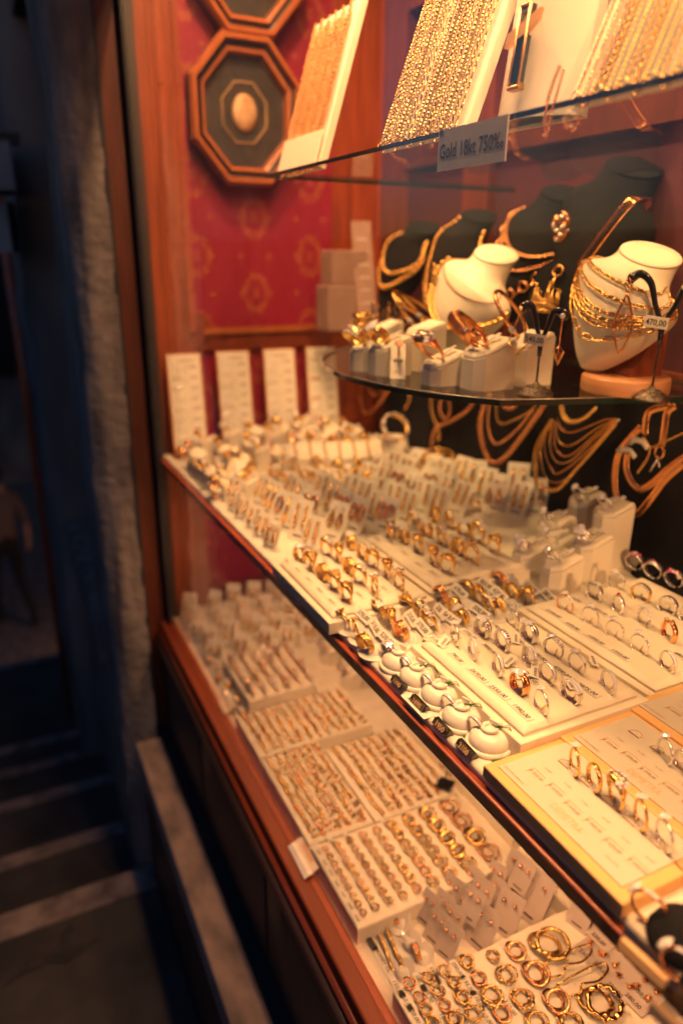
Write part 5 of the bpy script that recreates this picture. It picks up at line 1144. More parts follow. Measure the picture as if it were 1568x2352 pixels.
# folded card with ring
x, y = gl((290, 915)); o = thing('folded_card', 'folded white card stand with price leaning on the glass shelf', 'card stand', at(x, y, GL + .0005, -.5))
g = MB(); T = Matrix.Rotation(PI / 2 - .5, 4, 'X'); g.box(-.010, .010, 0, .052, -.0006, 0, 'card', T); g.box(-.010, .010, 0, .034, 0, .0007, 'card'); g.box(-.008, .008, .010, .018, .0001, .0004, 'card', T); g.text('495,00', .0044, 'ink', T @ at(0, .026, 0), lift=.0004, squeeze=.8); part('card', g, o)
place_ring(None, 'flower', 'rose', 'small rose gold flower ring on the folded white card', 'rings on the half round shelf', T=at(x, y, GL, -.5) @ at(0, .018, .030) @ Matrix.Rotation(.7, 4, 'X'), sc=1.1, loop=False)
def bangle(T, R, r, m, label, ribs=False, knob=True, sy=1.0, w=None):
    g = MB(); P = [(R * math.cos(a), 0, R * sy * math.sin(a)) for a in [2 * PI * j / 60 for j in range(60)]]
    if ribs:
        vs = []; fs = []; n = 60
        for i in range(n):
            a = 2 * PI * i / n
            for (dy, rr) in ((-w, R), (-w * .8, R + .002), (0, R + .0045), (w * .8, R + .002), (w, R), (0, R - .001)): vs.append((rr * math.cos(a), dy, rr * sy * math.sin(a)))
        for i in range(n):
            for k in range(6): fs.append((i * 6 + k, ((i + 1) % n) * 6 + k, ((i + 1) % n) * 6 + (k + 1) % 6, i * 6 + (k + 1) % 6))
        g.add(vs, fs, m)
        for i in range(64): a = 2 * PI * i / 64; g.tube([((R + q) * math.cos(a), dy, (R + q) * sy * math.sin(a)) for dy, q in ((-w, .0005), (-w * .8, .0028), (0, .0053), (w * .8, .0028), (w, .0005))], .0007, m, n=4)
    else: g.tube(P, r, m, closed=True, n=10)
    if knob:
        for j in range(3): a = PI / 2 + .05 * (j - 1); g.gem(((R + r) * math.cos(a), 0, (R + r) * sy * math.sin(a)), .0026, 'gem', (math.cos(a), 0, math.sin(a)))
    solo('bangle', g, label, 'bangle', T=T, group='bangles on the half round shelf')
def bfr(c, a, b): return frame(c, a, b) @ Matrix.Rotation(PI / 2, 4, 'X')
bangle(bfr(PX(cg(622, 712), .590), (.72, -.25, -.62), (.15, .75, .45)), .036, .003, 'rose', 'broad ribbed rose gold bangle resting on the broad cream stand', ribs=True, knob=False, sy=.75, w=.0085)
bangle(bfr(PX(cg(803, 632), .635), (.70, -.10, -.70), (.35, .60, .45)), .040, .0026, 'rose', 'large plain gold bangle with knob standing on the tall cream stand', sy=.8)
bangle(bfr(PX(cg(345, 612), .60), (.72, -.1, -.70), (.25, .65, .40)), .040, .0028, 'gold', 'front one of two crossed gold bangles at the left', sy=.75)
bangle(bfr(PX(cg(372, 592), .615), (.95, -.1, -.45), (.15, .65, .35)), .038, .0028, 'gold', 'rear one of two crossed gold bangles at the left', sy=.6)

def earring_tree(x, y, h, spread, txt, label, tips):
    o = thing('earring_stand', label, 'earring stand', at(x, y, GL + .0005), 'black earring trees')
    g = MB(); g.lathe([(.021, 0), (.0215, .002), (.019, .0035), (.015, .0075), (.010, .0105), (.004, .0125), (.002, .016)], 'antique', n=36)
    for j in range(16): a = j * PI / 8; g.ball((.0165 * math.cos(a), .0165 * math.sin(a), .0052), .0018, 'antique', n=6); g.ball((.0105 * math.cos(a + .2), .0105 * math.sin(a + .2), .0100), .0015, 'antique', n=6)
    part('base', g, o); g = MB(); g.tube([(0, 0, .012), (0, 0, h * .48)], .0013, 'blackplastic', n=8); g.lathe([(.0026, h * .42), (.0030, h * .48), (.0040, h * .62)], 'blackplastic', n=12); part('pole', g, o)
    r = Vector((.42, -.9, 0)).normalized()
    for s, tz in ((-1, tips[0]), (1, tips[1])):
        P = spl([Vector((0, 0, h * .58)), r * (s * spread * .25) + Vector((0, 0, h * .72)), r * (s * spread * .45) + Vector((0, 0, h * .88)), r * (s * spread * .75) + Vector((0, 0, h * tz)), r * (s * spread * 1.0) + Vector((0, 0, h * (tz - .035)))], 6)
        g = MB(); g.tube(P, .0034, 'blackplastic', n=10, rf=lambda u: .8 + 1.0 * u ** 1.5, flat=.55, up=(-.9, -.42, 0)); g.ball(P[-1], .0068, 'blackplastic', n=12, sc=(.55, .9, 1)); part('arm', g, o)
    g = MB(); T = frame((-.008, .002, h * .60), r + Vector((0, 0, -.08)), (0, 0, 1)); g.box(-.0135, .0135, -.0065, .0065, 0, .0006, 'card', T); g.text(txt, .0066, 'ink', T, lift=.0009, squeeze=.9); part('price_label', g, o)
    return [Vector((x, y, GL)) + r * (s * spread) + Vector((-.006, -.003, h * (t - .035))) for s, t in ((-1, tips[0]), (1, tips[1]))], r
x, y = gl((905, 985)); tips, r = earring_tree(x, y, .110, .026, '540,00', 'black two armed earring tree with price 540,00', (.95, .90))
def square_drop(g, p, r, s=1, m='yellow_gold'):
    a = p + Vector((0, 0, -.004)); l = p - r * .0125 + Vector((0, 0, -.040)); rr = p + r * .0125 + Vector((0, 0, -.040)); b = p + Vector((0, 0, -.054))
    chain(g, [a, l], .0022, .0004, m, (-1, -.4, 0), 'cable', .7, 6); chain(g, [a, rr], .0022, .0004, m, (-1, -.4, 0), 'cable', .7, 6)
    g.tube([l, b], .0020, m, n=6, flat=.6); g.tube([b, rr], .0020, m, n=6, flat=.6); g.ball(p, .0028, m, n=8)
g = MB(); square_drop(g, tips[0], r); solo('earring', g, 'gold chain earring with square drop on the 540,00 tree', 'earring')
g = MB(); p = tips[1]; g.ball(p, .0034, 'gem', n=8); chain(g, [p, p + Vector((0, 0, -.034))], .0022, .0006, 'rose', (-1, -.4, 0), 'cable', .7, 6)
g.tube([p + r * a + Vector((0, 0, b)) for a, b in ((0, -.034), (-.006, -.040), (0, -.055), (.006, -.040), (0, -.034))], .0013, 'rose', n=6); g.tube([p + r * a + Vector((0, 0, b)) for a, b in ((0, -.036), (-.002, -.044), (0, -.053), (.002, -.044))], .001, 'rose', closed=True, n=5)
solo('earring', g, 'gold earring on fine chain with heart shaped drop, 540,00 tree', 'earring')
x, y = gl((1420, 1005)); tips, r = earring_tree(x, y, .148, .042, '470,00', 'black two armed earring tree with price 470,00 at the right', (.95, .92))
for i, p in enumerate(tips):
    g = MB()
    for sc_, w in ((1, .0014), (.55, .0011)):
        g.tube([p + r * (.0125 * math.sin(t) * sc_) + Vector((0, 0, -.020 - .034 * sc_ + .034 * sc_ * math.cos(t) * (1 if sc_ == 1 else 1))) + Vector((-.002 * sc_, 0, 0)) for t in [2 * PI * j / 4 for j in range(4)]] if sc_ != 1 else
               spl([p + r * a + Vector((0, 0, b)) for a, b in ((0, -.016), (-.006, -.032), (-.011, -.052), (-.006, -.072), (0, -.084), (.006, -.072), (.011, -.052), (.006, -.032), (0, -.016))], 4), w, 'rose', n=6, closed=(sc_ != 1))
    g.tube([p + Vector((0, 0, .002)), p + r * .004 + Vector((0, 0, -.007)), p + Vector((0, 0, -.017))], .0009, 'rose', n=5); g.tube([p + r * -.003 + Vector((0, 0, 0)), p - r * .004 + Vector((0, 0, -.008)), p + Vector((0, 0, -.016))], .0008, 'rose', n=5)
    solo('earring', g, 'double diamond outline gold earring on the %s arm of the 470,00 tree' % ('left' if i == 0 else 'right'), 'earring', group='diamond outline earrings')
T = frame(tips[1] + Vector((-.012, .004, .004)), r + Vector((0, 0, .5)), (0, 0, 1)); g = MB(); g.box(-.016, .012, -.0025, .0025, 0, .0005, 'card', T)
for j in range(6): g.box(-.013 + j * .004, -.011 + j * .004, -.001, .001, .0005, .0007, 'ink', T)
solo('paper_tag', g, 'slim white paper tag on the right arm of the 470,00 tree', 'tag')
# small dark chain pendants cluster behind on the left of the half round shelf
for i in range(7):
    p = PX(cg(180 + i * 24, 600 + (i % 3) * 18), .62 + .02 * (i % 2)); g = MB(); g.tube([(0, 0, .012), (0, 0, 0)], .0008, 'gold', n=5); g.ball((0, 0, -.004), .0038, 'rose' if i % 2 else 'onyx', n=8, sc=(.8, .8, 1.4)); g.tube([(.0045 * math.cos(a), 0, -.018 + .006 * math.sin(a)) for a in [2 * PI * j / 14 for j in range(14)]], .0011, 'gold', closed=True, n=5)
    g.tube([(0, 0, .012), (0, .004, .010), (0, .005, GL - p.z + .001)], .0010, 'blackplastic', n=5); g.lathe([(.008, GL - p.z + .0005), (.007, GL - p.z + .003)], 'blackplastic', n=12, T=at(0, .005, 0))
    solo('pendant_stand', g, 'little black wire stand with hanging gold pendant, %s from left' % ORD[i], 'pendant stand', T=Matrix.Translation(p), group='little pendant stands')

# ================================================================== necklaces before the velvet
VX = 0.812
def vel(pts, f, L, m, style, lab, wire=.0012, asp=.75, tube=False, flat=1.0, x=VX):
    P = spl([PX(f(*q), x) for q in pts], 10); g = MB()
    if tube:
        g.tube(P, L, m, n=8, flat=flat, up=(-1, 0, 0))
        for j in range(0, len(P), 1): pass
    else: chain(g, P, L, wire, m, (-1, -.3, .1), style, asp, 8)
    return solo('necklace', g, lab, 'necklace', group='necklaces hanging before the black velvet')
vel([(130, 30), (125, 110), (140, 165), (180, 155), (235, 90), (255, 50)], c5, .0065, 'rose', 'rope', 'short rose gold rope necklace at the far left of the velvet', wire=.0016, asp=1)
vel([(160, 30), (165, 75), (200, 90), (235, 60)], c5, .0045, 'rose', 'rope', 'small inner loop of gold rope at the far left of the velvet', asp=1)
vel([(330, 60), (345, 100), (325, 150), (318, 155)], c5, .006, 'gold', 'ball', 'gold bead tassel hanging under the left glass edge')
vel([(455, 60), (440, 130), (455, 200), (475, 250), (472, 300)], c5, .0056, 'gold', 'rope', 'gold rope lariat falling to the left of the pear pendant', wire=.0014, asp=1)
vel([(650, 90), (600, 160), (520, 210), (460, 240), (440, 320)], c5, .0056, 'rose', 'rope', 'gold rope lariat crossing from the right over the first', wire=.0014, asp=1)
vel([(510, 70), (480, 130), (485, 180), (505, 195), (525, 165), (520, 110), (510, 70)], c5, .0048, 'rose', 'rope', 'pear shaped gold loop pendant among the lariats', wire=.0012, asp=1)
vel([(705, 80), (665, 180), (665, 280), (700, 380), (760, 380), (860, 260), (975, 90)], c5, .0075, 'rose', 'rope', 'thick round gold mesh necklace hanging in a deep loop', wire=.0022, asp=1)
vel([(715, 90), (695, 200), (710, 290), (750, 305), (830, 240), (900, 150)], c5, .0062, 'rose', 'ball', 'gold bead necklace inside the thick mesh loop')
vel([(730, 90), (735, 190), (755, 220), (800, 205), (870, 170), (935, 110)], c5, .0050, 'gold', 'clip', 'station necklace with spaced beads inside the mesh loop', wire=.0006)
vel([(755, 95), (765, 135), (790, 150), (820, 135), (835, 105)], c5, .006, 'rose', 'rope', 'small rose gold choker just under the glass', asp=1, wire=.0016)
vel([(480, 50), (500, 150), (570, 195), (680, 165), (800, 60)], cr8, .0085, 'gold', 'curb', 'gold curb chain hanging just below the glass shelf', wire=.0014)
nl = [([(440, 160), (470, 250), (540, 290), (640, 270), (860, 180), (960, 170)], 'innermost'), ([(430, 200), (450, 350), (510, 410), (620, 380), (800, 250), (970, 170)], 'second'), ([(425, 200), (420, 400), (490, 500), (600, 470), (800, 290), (970, 175)], 'third'),
      ([(400, 190), (375, 400), (430, 550), (560, 545), (760, 360), (975, 180)], 'fourth'), ([(380, 200), (320, 400), (400, 640), (520, 620), (740, 430), (975, 185)], 'fifth'), ([(370, 210), (290, 430), (330, 680), (430, 740), (560, 680), (760, 470), (980, 190)], 'outermost smooth')]
for i, (pts, nm) in enumerate(nl): vel(pts, cr8, .0012, 'rose' if i % 2 == 0 else 'gold', 'x', '%s smooth strand of the fanned multi strand necklace' % nm, tube=True)
vel([(400, 180), (270, 400), (240, 600), (270, 750), (350, 800), (460, 790), (620, 610), (780, 430), (980, 200)], cr8, .0085, 'gold', 'curb', 'outer gold curb chain below the fanned strands', wire=.0014)
vel([(975, 175), (1010, 190), (1015, 205)], cr8, .006, 'silver', 'ball', 'pale clasp ends of the fanned necklace')
for pts, nm in (([(1450, 50), (1260, 110), (1225, 310)], 'left strap of the tied flat mesh tie necklace'), ([(1500, 50), (1425, 110), (1400, 260), (1375, 410)], 'right strap of the tied flat mesh necklace'),
                ([(1190, 240), (1010, 450), (960, 620), (960, 800), (1010, 960), (1140, 1020), (1250, 920), (1400, 720), (1580, 560)], 'large flat gold mesh necklace at the right of the velvet'),
                ([(1070, 480), (1060, 620), (1110, 740), (1190, 800), (1300, 740), (1430, 620), (1600, 500)], 'inner flat gold mesh loop at the right of the velvet')):
    vel(pts, cr8, .0058, 'rose', 'x', nm, tube=True, flat=.35, x=.80)
vel([(1210, 330), (1270, 430), (1240, 540), (1190, 610), (1150, 670)], cr8, .0052, 'gold', 'ball', 'gold pendant drop with little balls tied on the mesh necklace', x=.795)
vel([(1270, 430), (1340, 400), (1450, 350), (1580, 290)], cr8, .0040, 'gold', 'cable', 'fine gold chain running right from the ball pendant', wire=.0007, x=.795)
g = MB(); P0 = PX(cr8(1355, 470), .795); g.tube([(0, .007 * math.cos(a), .008 * math.sin(a)) for a in [2 * PI * j / 20 for j in range(20)]], .0016, 'rose', closed=True, n=6); g.tube([(0, .001, -.008), (0, .010, -.030)], .0014, 'silver', n=6); g.tube([(0, .001, -.008), (0, -.004, -.020)], .0014, 'silver', n=6)
solo('pendant', g, 'ring clasp with two pale bars hanging from the right strap', 'pendant', T=Matrix.Translation(P0))
for i, q in enumerate(((1060, 465), (1170, 385))):
    P0 = PX(cr8(*q), .79); g = MB(); g.tube([(0, .016, -.004), (0, .008, .003), (0, -.006, .003), (0, -.016, -.004)], .0042, 'card', n=8, flat=.3, up=(-1, 0, 0)); solo('paper_tag', g, 'white paper wrap around the gold mesh, %s' % ('lower left one' if i == 0 else 'upper right one'), 'tag', T=Matrix.Translation(P0), group='paper wraps on the mesh necklace')

# ================================================================== LOWER SHELF
LZ = LOW
def ltray(x0, x1, y0, y1, ztop, label):
    t = thing('earring_tray', label, 'jewellery tray', Matrix.Translation((0, 0, 0)), 'trays on the lower shelf')
    g = MB(); g.cushion(x0, x1, y0, y1, LZ, ztop, 'cream', r=.003, n=3); part('body', g, t); return t
def ear_mesh(kind, sd):
    k = (kind, sd)
    if k in _em: return _em[k]
    g = MB(); r = random.Random(sd * 13 + len(str(kind))); m = 'rose' if sd % 6 == 0 else ('gold' if sd % 2 else 'yellow_gold')
    if kind == 'stud':
        if sd % 4 == 0: g.tube([(.004 * math.cos(a), .004 * math.sin(a), .002) for a in [2 * PI * j / 14 for j in range(14)]], .0019, m, closed=True, n=6)
        elif sd % 4 == 1:
            for j in range(4): g.ball((r.uniform(-.003, .003), r.uniform(-.005, .005), .0028), .0030, m, n=6)
        elif sd % 4 == 2: g.tube([(-.006, 0, .002), (.006, .001, .0022)], .0018, m, n=6); g.ball((.006, .001, .003), .0030, m, n=6)
        else: g.tube([(.0030 * math.cos(a), .0055 * math.sin(a), .002) for a in [2 * PI * j / 12 for j in range(12)]], .0017, m, closed=True, n=6); g.gem((0, 0, .003), .0018, 'gem')
    else:
        R = kind; tw = sd % 4
        for q in ((0, 0),):
            P = [(R * math.cos(a), R * math.sin(a) * .98, .002 + R * .12 * math.sin(a + sd)) for a in [2 * PI * j / 32 for j in range(31 if tw else 32)]]
            if tw == 3:
                g.tube([(p[0] * (1 + .06 * math.sin(j * 2.2)), p[1] * (1 + .06 * math.sin(j * 2.2)), p[2] + .0008 * math.cos(j * 2.2)) for j, p in enumerate(P)], R * .18, m, n=6, closed=True, flat=.6, twist=.7)
            else: g.tube(P, R * (.22 if tw == 1 else .15), m, n=7, closed=(tw == 0), flat=1 if tw != 2 else .5, twist=.0)
            if tw == 2:
                for j in range(0, 31, 2): g.ball(P[j], R * .19, m, n=6)
    _em[k] = g.mesh('earring'); return _em[k]
_em = {}
def pair(x, y, z, kind, sd, label, group, rot=0, sep=.006, tilt=.25):
    o = thing('stud_earrings' if kind == 'stud' else 'hoop_earrings', label, 'stud earrings' if kind == 'stud' else 'hoop earrings', at(x, y, z, rot), group)
    m = ear_mesh(kind, sd)
    if kind == 'stud': l = link('earring', m, o, at(0, sep, .001, .2) @ Matrix.Scale(.82, 4)); link('earring', m, o, at(0, -sep, .001, -.2) @ Matrix.Scale(.82, 4))
    else: link('earring', m, o, at(0, sep, kind * .25, .4, 0, tilt)); link('earring', m, o, at(kind * .25, -sep, kind * .55, -.3, .2, -tilt))
    return o
def price_strip(t, x, y0, y1, z, n, txts, h=.0045):
    for i in range(n):
        y = y1 - (i + .5) * (y1 - y0) / n; g = MB(); T = frame((x, y, z + .0006), TR, TU); g.box(-(y1 - y0) / n * .46, (y1 - y0) / n * .46, -.0045, .0045, -.0004, 0, 'card', T); g.text(txts[i % len(txts)], h, 'ink', T, squeeze=.85); part('price_label', g, t)
# T1 ring tray far
zt = LZ + .030; t1 = ltray(.350, .490, 1.09, 1.255, zt, 'raised white tray of small rings at the far part of the lower shelf')
for r in range(6):
    for c in range(7):
        place_ring((.362 + r * .0235, 1.10 + c * .0225, zt), ['solitaire', 'dome', 'pave', 'twist'][(r * 3 + c) % 4], 'rose', 'small ring, %s row from window, %s from front, raised far lower tray' % (ORD[r], ORD[c]), 'rings on the far lower tray', lean=.3, yaw=rnd.uniform(-.4, .4), loop=False, sc=.95, seed=(r + c) % 2)
def fill(tname, x0, x1, y0, y1, z, nx, ny, kind, nm, group, jit=.003, sep=.006, kinds=None):
    for r in range(nx):
        for c in range(ny):
            jit = .0015; x = x0 + (x1 - x0) * (r + .5) / nx + rnd.uniform(-jit, jit); y = y0 + (y1 - y0) * (c + .5) / ny + rnd.uniform(-jit, jit)
            pair(x, y, z, kind if not kinds else kinds(r), rnd.randint(0, 7), 'gold %s, %s row from window, %s from front, %s' % ('stud earrings' if kind == 'stud' else 'hoop earrings', ORD[r], ORD[c], nm), group, rot=rnd.uniform(-.2, .2), sep=sep * .85)
z2 = LZ + .024
t2 = ltray(.316, .530, .940, 1.065, z2, 'cream tray of tiny stud earrings in front of the raised ring tray'); fill(t2, .322, .524, .946, 1.06, z2, 12, 8, 'stud', 'second lower tray', 'stud earrings on the second lower tray')
t3 = ltray(.316, .4215, .732, .935, z2, 'cream stud tray beside the red rail in the middle of the lower shelf'); fill(t3, .322, .417, .738, .93, z2, 7, 11, 'stud', 'middle tray beside the rail', 'stud earrings on the middle lower tray')
t3b = ltray(.4245, .570, .732, .910, z2 - .001, 'cream tray of bar stud earrings, inner middle of the lower shelf'); fill(t3b, .430, .566, .738, .905, z2, 8, 11, 'stud', 'inner middle tray', 'stud earrings on the inner middle tray')
z4 = LZ + .026
t4 = ltray(.316, .560, .580, .726, z4, 'cream tray of graded hoop earrings beside the leaning card')
sizes = [.0040, .0042, .0046, .0050, .0056, .0064, .0078, .0092, .0112]
xs = [.332, .350, .370, .391, .413, .438, .465, .496, .533]
for r in range(9):
    n = [9, 9, 8, 8, 7, 7, 6, 5, 4][r]
    for c in range(n):
        y = .590 + (.128) * (c + .5) / n; pair(xs[r], y, z4, sizes[r], rnd.randint(0, 7), 'gold hoop earrings, %s row from window, %s from front, graded hoop tray' % (ORD[r], ORD[c]), 'hoops on the graded tray', rot=rnd.uniform(-.4, .4), sep=sizes[r] * .35)
price_strip(t4, .3225, .585, .722, z4, 7, ['16,00', '120,00', '130,00', '140,00'], .0036)
for (x, n) in ((.346, 4), (.371, 4), (.432, 3), (.503, 3)):
    for k in range(n): price(t4, (x, .60 + k * .118 / (n - 1)), z4, rnd.choice(['160,00', '175,00', '210,00']), h=.0034)
z5 = LZ + .026
t5 = ltray(.316, .575, .10, .492, z5, 'nearest cream tray of large hoop earrings with printed prices')
HP = [  # crop position, radius, style
 ((420, 880), .0075, 0), ((500, 858), .0068, 1), ((565, 828), .0075, 2), ((660, 790), .0085, 1), ((465, 940), .0070, 0), ((540, 915), .0075, 3), ((607, 875), .0072, 1), ((710, 860), .0090, 0), ((770, 765), .0080, 2),
 ((490, 990), .0075, 2), ((568, 972), .0072, 0), ((642, 940), .0085, 1), ((760, 930), .0130, 4), ((825, 845), .0115, 2), ((863, 745), .0120, 0), ((690, 1010), .0095, 2), ((610, 1030), .0085, 1), ((805, 1005), .0105, 0), ((890, 945), .0125, 3),
 ((945, 840), .0150, 0), ((1000, 720), .0220, 4), ((1030, 955), .0140, 0), ((950, 1040), .0120, 4), ((1215, 965), .0210, 3), ((1090, 1045), .0130, 3), ((520, 1050), .0078, 1)]
for i, (q, R, sd) in enumerate(HP):
    p = PZ(cb(*q), z5 + R * .3); R *= .84; pair(p.x, p.y, z5, R, sd, '%s gold hoops, %s from the far corner of nearest tray' % ('small' if R < .009 else ('medium' if R < .0125 else 'large'), ORD[i] if i < 20 else 'twenty-' + ORD[i - 20]), 'hoops on the nearest tray', rot=rnd.uniform(-.4, .4), sep=R * .22, tilt=.2)
for q, tx in (((375, 895), '150,00'), ((408, 950), '150,00'), ((445, 1010), '150,00'), ((470, 872), '180,00'), ((500, 925), '195,00'), ((548, 880), '200,00'), ((624, 818), '250,00'), ((668, 885), '195,00'), ((712, 950), '210,00'), ((640, 1015), '185,00'), ((745, 1020), '210,00'), ((845, 978), '310,00'), ((575, 1035), '180,00'), ((530, 838), '190,00')):
    p = PZ(cb(*q), z5); price(t5, p, z5, tx, h=.0050)
# square hoops
p = PZ(cb(1085, 830), z5 + .006)
for i, dy in enumerate((.012, -.014)):
    g = MB(); P = spl([(-.022, .006, .004), (-.022, -.010, .004), (-.004, -.012, .006), (.0, -.008, .012), (.022, -.010, .010), (.040, -.004, .012), (.042, .006, .010), (.02, .008, .008), (-.022, .006, .004)], 4); g.tube(P, .0016, 'yellow_gold', n=6, flat=.6)
    solo('earring', g, 'angular gold hoop earring, %s of the pair right of the largest hoops' % ('far one' if i == 0 else 'near one'), 'earring', T=at(p.x, p.y + dy, z5 + .002, -.1), group='angular hoops')
# studs on long cards, right side
RC = [((1190, 735), '230,00', 0), ((1250, 790), '260,00', 1), ((1310, 880), '220,00', 2), ((1385, 930), '280,00', 3)]
for i, (q, tx, _) in enumerate([(q, t_, 0) for q, t_, _ in RC] + [((1345, 800), '330,00', 0), ((1420, 910), '350,00', 0), ((1240, 680), '220,00', 0)]):
    p = PZ(cb(q[0] - 20, q[1] + 20), z5 + .002); T = frame((p.x, p.y, z5 + .0015 + .001 * i), (.05, -1, 0), (1, .05, .12))
    o = thing('earring_card', 'flat grey card with two knot studs priced %s, %s on the right' % (tx, ORD[i]), 'earrings', T, 'flat cards at the right of the lower shelf')
    g = MB(); g.box(-.017, .017, -.010, .030, -.0006, 0, 'greycard'); g.text(tx, .0052, 'ink', at(0, -.003, 0)); part('card', g, o)
    for s in (-1, 1):
        g = MB(); g.ball((s * .008, .012, .003), .0036, 'rose', n=8, sc=(.8, 1.2, .9)); g.tube([(s * .008 - .003, .010, .005), (s * .008, .013, .0068), (s * .008 + .003, .015, .005)], .0010, 'rose', n=5); part('earring', g, o)
# upright grey cards with studs
gc = [(565, 480), (530, 560), (475, 560), (510, 640), (580, 620), (560, 700), (640, 430), (625, 560), (690, 520), (695, 660), (760, 500), (800, 600), (830, 420), (900, 540), (755, 430), (1105, 640), (860, 480), (655, 610)]
gw = {8: .032, 12: .036, 13: .044, 11: .036, 9: .036}
for i, q in enumerate(gc):
    p = PZ(cb(q[0], q[1] + 70), LZ); w = gw.get(i, .028)
    card_thing(p.x, min(p.y, .578), LZ + (.026 if i > 14 else .0005), -1.30 + rnd.uniform(-.1, .1), w, w * 1.55, 'stud', 'upright grey card with two tiny studs, %s counted from the hoop tray' % ORD[i], 'upright grey stud cards', lean=.52, cm='greycard')
# little paper pads with rings near the rail
for i, q in enumerate(((285, 620), (385, 620), (430, 720), (480, 770), (400, 840))):
    p = PZ(cb(*q), LZ + .004); o = thing('ring_stand', 'clear white paper fan stand near the red rail, %s from far' % ORD[i], 'ring stand', at(p.x, p.y, LZ + .001, -.3 - PI / 2), 'paper fans on the lower shelf'); link('fan', _cone, o)
    place_ring(None, ['plain', 'ribbed', 'eternity', 'ribbed', 'eternity'][i], 'rose', 'thin rose gold ring on the %s paper fan near the red rail' % ORD[i], 'rings on lower fans', T=at(p.x - .004, p.y + .002, LZ + .002, -.2, -.4, -.25), sc=.95, loop=False)
# money clip and its label
p = PZ(cb(345, 745), LZ + .004); T = frame((p.x, p.y, LZ + .006), (-.15, -1, -.1), (1, -.15, .1)); g = MB()
g.tube(spl([(-.030, .006, 0), (0, .006, 0), (.022, .006, 0), (.028, .001, 0), (.022, -.005, 0), (0, -.005, 0), (-.024, -.005, 0)], 5), .0022, 'yellow_gold', n=8, flat=.8)
g.ball((.014, .006, .003), .0042, 'yellow_gold', n=8, sc=(1.6, .8, .6)); solo('money_clip', g, 'gold money clip lying beside the red wooden rail', 'money clip', T=T)
p = PZ(cb(318, 785), LZ + .002); T = frame((p.x, p.y, LZ + .0015), TR, TU); g = MB(); g.box(-.021, .021, -.0055, .0055, -.0006, 0, 'card', T); g.text('MONEY CLIP', .0048, 'ink', T); solo('label', g, 'small card reading MONEY CLIP beside the red rail', 'label')
p = PZ(cb(265, 708), LZ + .002); g = MB(); g.box(-.0035, .0035, -.011, .011, 0, .004, 'blackplastic'); solo('price_block', g, 'tiny black price block left of the money clip', 'price block', T=at(p.x, p.y, LZ, .05))
# cards leaning over the rail
for i, (q, w, h, nm) in enumerate((((706, 1965), .064, .040, 'white card tilted over the red rail beside the hoop tray'), ((522, 1620), .045, .026, 'blurred white card on the rail beside the second lower tray'))):
    p = PZ(q, LOW + .012); T = frame((p.x, p.y, LOW + .016), (-.02, -1, 0), (1, 0, .5)); g = MB(); g.box(-w / 2, w / 2, -h / 2, h / 2, -.0008, 0, 'card', T)
    for k in range(9): g.box(-.018 + k * .004, -.0155 + k * .004, -.003, .003, .0001, .0003, 'gilt', T)
    solo('label', g, nm, 'label', group='cards on the rail')
# stand with hoops under the shelf
p = PZ(cb(570, 105), LZ); o = thing('earring_stand', 'small black wire earring tree on a dark square foot', 'earring stand', at(p.x, p.y, LZ + .026)); g = MB(); g.box(-.012, .012, -.012, .012, 0, .005, 'blackplastic', T=at(0, 0, 0, .6)); part('foot', g, o)
g = MB(); g.tube([(0, 0, .004), (0, 0, .055)], .0012, 'blackplastic', n=6); g.tube([(0, .012, .052), (0, 0, .056), (0, -.012, .052)], .0014, 'blackplastic', n=6); part('pole', g, o)
for s in (-1, 1): g = MB(); g.tube([(0, s * .011, .042 + 0), (.005, s * .011, .034), (0, s * .011, .026), (-.005, s * .011, .034)], .0018, 'rose', closed=True, n=6); solo('earring', g, 'gold hoop on the small wire tree, %s' % ('far arm' if s > 0 else 'near arm'), 'earring', T=at(p.x, p.y, LZ + .026), group='hoops on the wire tree')
# inner right column of the lower shelf
t6 = ltray(.575, .665, .385, .60, LZ + .026, 'narrow cream tray of small hoops under the shelf edge'); fill(t6, .580, .66, .39, .595, LZ + .026, 4, 10, .0055, 'narrow inner tray', 'hoops on the narrow inner tray', sep=.003)
t7 = ltray(.590, .680, .62, .92, LZ + .022, 'narrow grey white tray of stud cards, inner side'); fill(t7, .596, .675, .63, .91, LZ + .022, 3, 9, 'stud', 'inner card tray', 'studs on the inner card tray')
# far lower clutter: cards and pads
ci = 0
for r in range(6):
    for c in range(5):
        x = .335 + r * .055 + rnd.uniform(-.008, .008); y = 1.285 + c * .052 + rnd.uniform(-.008, .008)
        if r == 0 and c > 4: continue
        card_thing(x, y, LZ + .0005, -.7 + rnd.uniform(-.3, .3), .034, .050 + .02 * rnd.random(), rnd.choice(['drop', 'long', 'tear']), 'pale earring card in the far lower corner, %s row from window, %s from front' % (ORD[r], ORD[c]), 'cards in the far lower corner', lean=.45)
for i in range(8):
    x, y = .325 + rnd.uniform(0, .015), 1.08 + i * .035; place_ring((x, y, LZ + .002), rnd.choice(['dome', 'bow']), 'gold', 'loose gold ring by the red rail, %s from front in the far half' % ORD[i], 'loose rings by the rail', lean=.2, loop=False, seed=i % 2)
for i in range(4):
    x, y = .545 + .03 * (i % 2), 1.08 + i * .05; tower(x, y, LZ + .0005, .036, .038, .02, .032, 'low cream ring wedge on the lower shelf, %s from front behind trays' % ORD[i], 'low wedges on the lower shelf', 'dome', 'rose', 'domed gold ring on the low wedge, %s from front behind trays' % ORD[i], rg='rings on low wedges')

